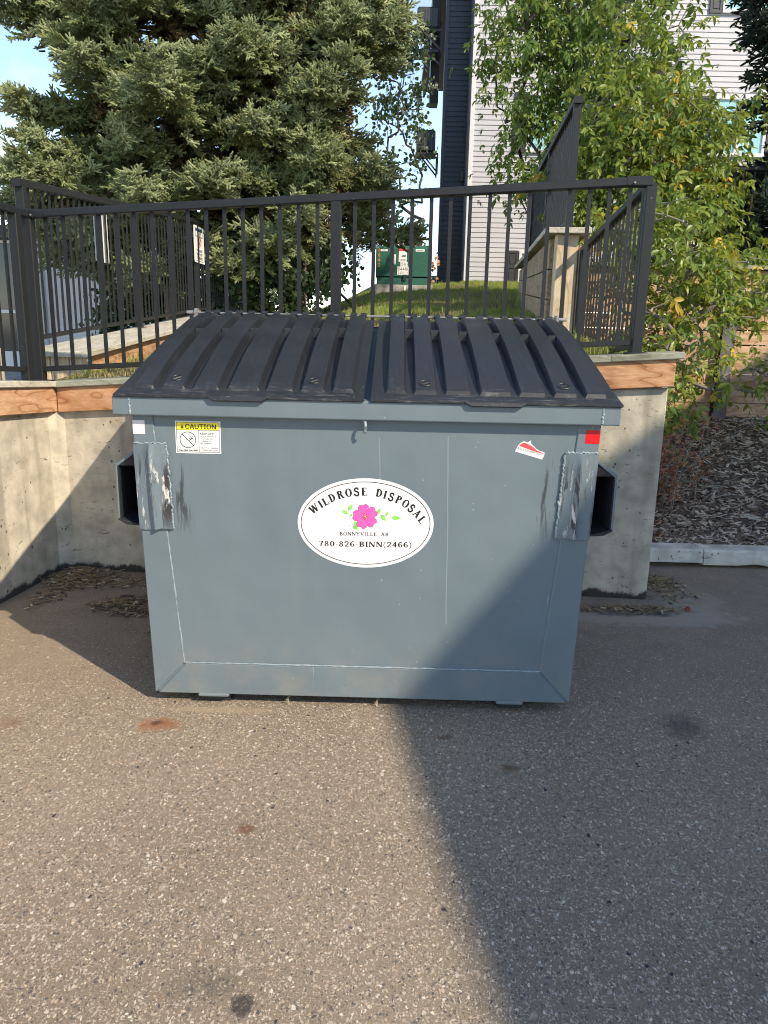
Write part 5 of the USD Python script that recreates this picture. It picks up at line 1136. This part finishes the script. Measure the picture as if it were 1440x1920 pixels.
GREEN = [(COMP[0], 'maple_green'), (COMP[1], 'maple_green'), (COMP[2], 'maple_green'), (COMP[3], 'maple_olive'), (COMP[0], 'maple_yellow')]
OLIVE = [(COMP[0], 'maple_green'), (COMP[1], 'maple_olive'), (COMP[2], 'maple_olive'), (COMP[3], 'maple_olive'), (COMP[1], 'maple_yellow')]
def pick_green(rg, p): return rg.choice(5, p=[0.34, 0.26, 0.22, 0.18, 0.0])
def pick_olive(rg, p):
    y = 0.25 if meshkit.noise(p * 2.3 + 5) > 0.74 else 0.008
    return rg.choice(5, p=[0.27 - y * .25, 0.27 - y * .25, 0.23 - y * .25, 0.23 - y * .25, y])
n4 = leafy_tree('maple_tree', 'taller fresh green leafy tree in front of the white siding', (2.45, 10.6, 2.0),
    [((2.55, 10.5, 5.3), (0.95, 1.0, 1.4)), ((1.95, 10.4, 4.5), (0.80, 0.8, 0.75)), ((1.45, 10.3, 4.75), (0.42, 0.5, 0.35)), ((1.6, 10.3, 5.2), (0.5, 0.5, 0.5)), ((1.85, 10.3, 3.9), (0.6, 0.5, 0.5)), ((2.05, 10.4, 3.45), (0.72, 0.7, 0.65)), ((3.0, 10.6, 3.9), (0.9, 0.9, 1.0)), ((2.6, 10.5, 6.9), (0.85, 0.9, 0.9)), ((1.75, 10.3, 5.5), (0.6, 0.5, 0.5)), ((1.55, 10.3, 3.7), (0.30, 0.3, 0.35))],
    950, 61, GREEN, pick_green, per=6.8, sc=(0.6, 1.15), stem_r=0.09, lead=[(2.5, 10.6, 3.2), (2.65, 10.55, 4.6)], hang=1.1, spread=0.13, bark='bark_dark')
n5 = leafy_tree('maple_tree', 'yellowing olive leafy tree spreading over the fence post on the right', (2.55, 8.3, 1.9),
    [((2.42, 8.2, 3.35), (0.62, 0.6, 0.75)), ((2.9, 8.2, 2.95), (0.55, 0.6, 0.70)), ((3.15, 8.0, 2.05), (0.80, 0.5, 0.42)), ((2.30, 8.3, 4.15), (0.28, 0.3, 0.45)), ((3.5, 8.1, 1.7), (0.7, 0.4, 0.35)), ((2.0, 8.2, 3.2), (0.4, 0.4, 0.5)), ((2.72, 8.2, 4.35), (0.14, 0.2, 0.38)), ((3.45, 8.2, 3.62), (0.28, 0.25, 0.18)), ((2.4, 8.0, 2.6), (0.6, 0.5, 0.6))],
    980, 62, OLIVE, pick_olive, per=5.2, sc=(0.6, 1.12), stem_r=0.035, lead=[(2.5, 8.3, 2.8), (2.42, 8.25, 3.9)], hang=0.75, spread=0.13)
n6 = leafy_tree('maple_sapling', 'low olive sapling hanging over the mulch bed beside the wall end', (2.15, 6.5, 0.55),
    [((2.35, 6.7, 1.95), (0.62, 0.45, 0.55)), ((2.2, 6.4, 1.45), (0.42, 0.35, 0.40)), ((2.85, 6.6, 1.18), (0.62, 0.30, 0.26)), ((2.02, 6.1, 0.92), (0.22, 0.15, 0.26), 7), ((1.98, 6.2, 1.05), (0.24, 0.22, 0.30), 7), ((2.85, 6.8, 1.90), (0.52, 0.35, 0.38)), ((3.25, 6.5, 1.25), (0.25, 0.2, 0.2)), ((2.1, 6.8, 2.45), (0.4, 0.3, 0.3))],
    460, 63, OLIVE, pick_olive, per=3.6, stem_r=0.02, cat='tree', hang=0.6, spread=0.10, singles=240, sc=(0.7, 1.05))
n7 = leafy_tree('aspen_tree', 'slender round-leaved tree dark against the sky gap beside the spruce', (0.10, 15.6, 2.1),
    [((0.12, 15.6, 5.5), (0.62, 0.6, 0.85)), ((0.35, 15.6, 4.5), (0.45, 0.5, 0.6)), ((0.05, 15.6, 6.4), (0.6, 0.6, 0.5)), ((0.3, 15.6, 3.5), (0.5, 0.4, 0.45))],
    120, 64, [(ROUND[0], 'aspen_leaf'), (ROUND[1], 'aspen_leaf')], lambda rg, p: rg.integers(0, 2), per=3.0, stem_r=0.05, bark='bark_dark', hang=0.3, spread=0.12)
n8 = leafy_tree('rusty_shrub', 'small rusty shrub showing above the transformer cabinet', (0.48, 17.0, 2.3), [((0.45, 17.0, 3.05), (0.28, 0.25, 0.30)), ((0.78, 17, 2.6), (0.12, 0.12, 0.42))], 60, 66,
    [(ROUND[0], 'dead_leaf_orange'), (ROUND[1], 'aspen_leaf')], lambda rg, p: int(rg.random() < 0.5), per=2.5, stem_r=0.02, bark='bark_dark', cat='shrub', spread=0.05)
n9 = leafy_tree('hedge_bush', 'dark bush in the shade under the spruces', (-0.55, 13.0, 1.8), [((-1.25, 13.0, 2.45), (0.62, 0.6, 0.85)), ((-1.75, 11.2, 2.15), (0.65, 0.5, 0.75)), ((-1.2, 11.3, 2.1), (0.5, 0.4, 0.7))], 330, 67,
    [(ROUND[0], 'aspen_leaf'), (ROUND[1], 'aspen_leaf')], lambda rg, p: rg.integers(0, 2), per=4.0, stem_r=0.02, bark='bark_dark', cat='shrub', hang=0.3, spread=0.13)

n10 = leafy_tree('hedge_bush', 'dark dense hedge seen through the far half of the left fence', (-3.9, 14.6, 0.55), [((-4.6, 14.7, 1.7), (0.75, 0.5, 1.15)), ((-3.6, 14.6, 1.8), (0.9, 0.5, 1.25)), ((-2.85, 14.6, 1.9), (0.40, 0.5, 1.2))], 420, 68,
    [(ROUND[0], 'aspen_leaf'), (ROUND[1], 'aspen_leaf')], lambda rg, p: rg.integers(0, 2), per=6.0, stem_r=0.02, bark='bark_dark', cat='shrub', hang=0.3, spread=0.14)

# dry red-brown shrub in the mulch bed
ds = thing('dry_shrub', 'dry red-brown shrub with bare stems at the end of the concrete wall', 'shrub', (1.9, 5.9, 0.3))
rg = np.random.default_rng(91); stems, P, D = [], [], []
for k in range(95):
    b = np.array([1.90 + rg.normal(0, 0.19), 5.80 + rg.normal(0, 0.20), 0]); b[2] = float(zmulch(b[0], b[1])); az = rg.random() * 2 * PI; h = rg.uniform(0.35, 0.95); out = rg.uniform(0.05, 0.55)
    p = np.array([b + np.array([math.cos(az) * out * s * s, math.sin(az) * out * s * s * 0.6, h * s - 0.15 * out * s ** 3]) + rg.normal(0, 0.012, 3) * s for s in np.linspace(0, 1, 6)])
    stems.append(tube(p, np.linspace(0.0045, 0.0016, 6), 4))
    for q_ in range(rg.integers(14, 40)):
        s = rg.uniform(0.1, 1.0); P.append(np.array([np.interp(s, np.linspace(0, 1, 6), p[:, c]) for c in range(3)]) + rg.normal(0, 0.035, 3)); D.append(rg.normal(0, 1, 3) + [0, 0, -0.5])
for k in range(700):                                                 # fallen under it, along the wall end
    x = 1.62 + abs(rg.normal(0, 0.13)); y = rg.uniform(5.05, 5.8); P.append(np.array([x, y, float(zmulch(x, y)) + rg.uniform(0, 0.10)])); D.append(rg.normal(0, 1, 3) * [1, 1, 0.4])
for k in range(120):
    P.append(np.array([2.02 + rg.normal(0, 0.035), 5.95 + rg.normal(0, 0.05), rg.uniform(0.75, 1.12)])); D.append(rg.normal(0, 1, 3) + [0, 0, -1])
obj('stems', cat_(stems), 'bark_grey', ds, world=True, kind='stuff')
dl = [trimesh.Trimesh(*leaflet(0.036, 0.012, 0.6, 0.5), process=False), trimesh.Trimesh(*leaflet(0.028, 0.015, 0.9, 0.3), process=False)]
P = np.array(P); instancer(ds, 'dry_leaves', [(dl[0], 'dead_leaf'), (dl[1], 'dead_leaf'), (dl[0], 'dead_leaf_orange')], P, frames(np.array(D), rg.normal(0, 1, (len(P), 3))), rg.uniform(0.7, 1.4, len(P)), rg.choice(3, len(P), p=[0.38, 0.28, 0.34]))
# long bare twigs leaning over the mulch
tw_ = thing('bare_twigs', 'thin bare grey twigs leaning over the mulch at the right edge', 'twigs', (2.6, 6.2, 0.4))
for k, (a, b) in enumerate((((2.15, 5.9, .35), (3.0, 6.6, 1.05)), ((2.3, 6.0, .38), (3.1, 6.3, .82)), ((2.2, 5.8, .33), (2.85, 6.1, .75)), ((1.75, 5.7, .3), (2.25, 5.5, .75)), ((2.35, 5.55, .30), (2.95, 5.75, .48)))):
    a, b = np.array(a), np.array(b); p = [a + (b - a) * s + [0, 0, 0.08 * math.sin(s * PI)] + rg.normal(0, 0.008, 3) for s in np.linspace(0, 1, 7)]
    obj('twig', tube(p, np.linspace(0.005, 0.002, 7), 5), 'bark_grey', tw_, world=True)

# ------------------------------------------------------------------ ground cover
def chip(L, W, T, seed):
    rg = np.random.default_rng(seed); return hull([(x * L / 2 * rg.uniform(0.75, 1), y * W / 2 * rg.uniform(0.5, 1), z * T / 2) for x in (-1, 1) for y in (-1, 1) for z in (-1, 1)])
CH = [chip(0.07, 0.014, 0.005, 1), chip(0.05, 0.022, 0.006, 2), chip(0.035, 0.012, 0.004, 3), chip(0.10, 0.017, 0.006, 4)]
rg = np.random.default_rng(71); n = 12000
x = 1.53 + 2.9 * rg.random(n) ** 1.0; y = 5.0 + 2.48 * rg.random(n) ** 1.25; z = zmulch(x, y) + rg.uniform(0.002, 0.022, n)
D = rg.normal(0, 1, (n, 3)) * [1, 0.8, 0.22]; Uv = rg.normal(0, 0.38, (n, 3)) + [0, 0, 1]
kind = rg.choice(7, n, p=[0.15, 0.12, 0.17, 0.05, 0.21, 0.16, 0.14])
def ground_cover(name, protos, P, Q, Sc, I, label, cat):
    instancer('/World', name, protos, P, Q, Sc, I, 'stuff', label, cat)
ground_cover('wood_chips', [(CH[0], 'chip_dark'), (CH[1], 'chip_dark'), (CH[2], 'chip_dark'), (CH[3], 'chip_dark'), (CH[0], 'chip_pale'), (CH[1], 'chip_pale'), (CH[2], 'chip_pale')], np.column_stack([x, y, z]), frames(D, Uv), rg.uniform(0.6, 1.5, n), kind, 'brown and grey wood chip mulch covering the bed', 'mulch')

def tuft(seed, nb=11, h=0.07):
    rg = np.random.default_rng(seed); V, F = [], []
    for k in range(nb):
        a = rg.random() * 2 * PI; b = rg.normal(0, 0.022, 2); hh = h * rg.uniform(0.55, 1.2); ln = rg.uniform(0.1, 0.6) * hh; w = 0.0028; s = np.array([-math.sin(a), math.cos(a), 0]) * w; i = len(V)
        p0 = np.array([b[0], b[1], -0.01]); p1 = p0 + [math.cos(a) * ln * .35, math.sin(a) * ln * .35, hh * .6]; p2 = p0 + [math.cos(a) * ln, math.sin(a) * ln, hh]
        V += [p0 + s, p0 - s, p1 + s * .8, p1 - s * .8, p2]; F += [[i, i + 1, i + 3], [i, i + 3, i + 2], [i + 2, i + 3, i + 4]]
    return trimesh.Trimesh(np.array(V), F, process=False)
TF = [tuft(81), tuft(82, 11, 0.085), tuft(83, 9, 0.05)]
n = 26000; y = 4.75 + 12.2 * rg.random(n) ** 0.8; x = -2.05 + (3.5 + 2.0 * np.clip((y - 9.6) * 2, 0, 1)) * rg.random(n); bad = (x > 1.42) & (y < 9.65); x[bad] = rg.uniform(-2, 1.4, bad.sum())
dry = meshkit.fbm(np.stack([x * 0.9, y * 0.9, 0 * x], -1), 3) + 0.36 * sst(x, 0.0, -1.2) > 0.50
inb = (np.hypot((x + 1.6) / 1.1, (y - 11.6) / 2.2) < 1) ; keep = ~inb & ~((x > -0.3) & (x < 0.82) & (y > 14.4) & (y < 15.4))
x, y, dry = x[keep], y[keep], dry[keep]; n = len(x); a = rg.random(n) * 2 * PI
ground_cover('grass', [(TF[0], 'grass_green'), (TF[1], 'grass_green'), (TF[2], 'grass_straw')], np.column_stack([x, y, zlawn(x, y)]), frames(np.column_stack([np.cos(a), np.sin(a), 0 * a]), np.tile([0, 0, 1.0], (n, 1))), rg.uniform(0.7, 1.2, n), np.where(dry & (rg.random(n) < 0.93), 2, rg.integers(0, 2, n)), 'short grass with straw patches on the slope behind the fence', 'grass')

# litter swept into the corners: dry needles, straw and bits of bark
ST = [tube([(-0.03, 0, 0), (0, 0.003, 0.003), (0.03, 0, 0)], 0.0011, 3), tube([(-0.05, 0, 0), (0.01, -0.006, 0.004), (0.05, 0.004, 0)], 0.0015, 3), chip(0.03, 0.012, 0.003, 9)]
def litter(name, label, spots):
    P, D, I = [], [], []
    for cx, cy, sx_, sy_, hgt, k in spots:
        for _ in range(k):
            u, v = rg.normal(0, 1, 2)
            if u * u + v * v > 3.2: continue
            P.append((cx + u * sx_, cy + v * sy_, 0.003 + hgt * rg.random() * math.exp(-(u * u + v * v) / 2))); D.append(rg.normal(0, 1, 3) * [1, 1, 0.15]); I.append(rg.choice(5, p=[0.42, 0.20, 0.22, 0.10, 0.06]))
    P = np.array(P); ground_cover(name, [(ST[0], 'needle_litter'), (ST[1], 'needle_litter'), (ST[0], 'litter_dark'), (ST[2], 'litter_dark'), (ST[2], 'litter_pale')], P, frames(np.array(D), np.tile([0.1, 0.0, 1.0], (len(P), 1))), rg.uniform(0.5, 1.2, len(P)), I, label, 'litter')
litter('corner_litter', 'dry straw and bark litter in the corner of the left wall', [(-1.80, 4.36, 0.12, 0.11, 0.07, 1100), (-1.45, 4.30, 0.25, 0.07, 0.02, 500), (-1.86, 4.12, 0.06, 0.16, 0.015, 250), (-1.05, 4.28, 0.12, 0.05, 0.012, 160)])
litter('straw_heap', 'flat heap of dry straw beside the bin on the left', [(-1.30, 3.93, 0.17, 0.09, 0.025, 1500), (-1.04, 3.58, 0.07, 0.05, 0.015, 320)])
litter('wall_end_litter', 'dry bark and straw scattered at the foot of the right wall end', [(1.68, 4.52, 0.10, 0.10, 0.015, 420), (1.40, 4.05, 0.20, 0.045, 0.008, 320), (1.72, 4.30, 0.10, 0.10, 0.01, 180)])
wt = thing('weeds', 'two dry brown weeds at the foot of the left wall', 'weeds', (-1.35, 4.48, 0))
for cx in (-1.40, -1.26):
    for k in range(9):
        a = rg.random() * 2 * PI; h = rg.uniform(0.04, 0.16); v, f = leaflet(h, 0.014, 0.5, 0.1); r = Rot.from_euler('yz', [-rg.uniform(0.9, 1.5), a]); obj('leaf', trimesh.Trimesh(r.apply(v) + [cx, 4.475, 0.01], f, process=False), 'dead_leaf', wt, world=True)
bs = thing('bark_piece', 'dark curled piece of bark on the shaded ground left of the bin', 'bark', (-1.42, 4.05, 0))
obj('bark_strip', tube([(-1.46, 4.05, 0.010), (-1.42, 4.055, 0.013), (-1.38, 4.06, 0.010)], [0.008, 0.010, 0.006], 6), 'bark_dark', bs, world=True)
for k, (px_, py_) in enumerate(((1.70, 4.04), (-0.98, 3.98))):
    b_ = thing('berry', ('tiny dark red fruit on the ground by the right wall end', 'tiny dark red fruit beside the bin on the left')[k], 'fruit', (px_, py_, 0)); obj('fruit', trimesh.creation.icosphere(2, 0.014).apply_translation((0, 0, 0.013)), 'berry_red', b_, smooth=True)
print('instances', n1, n2, n3, n4, n5, n6, n7, n8, n9)
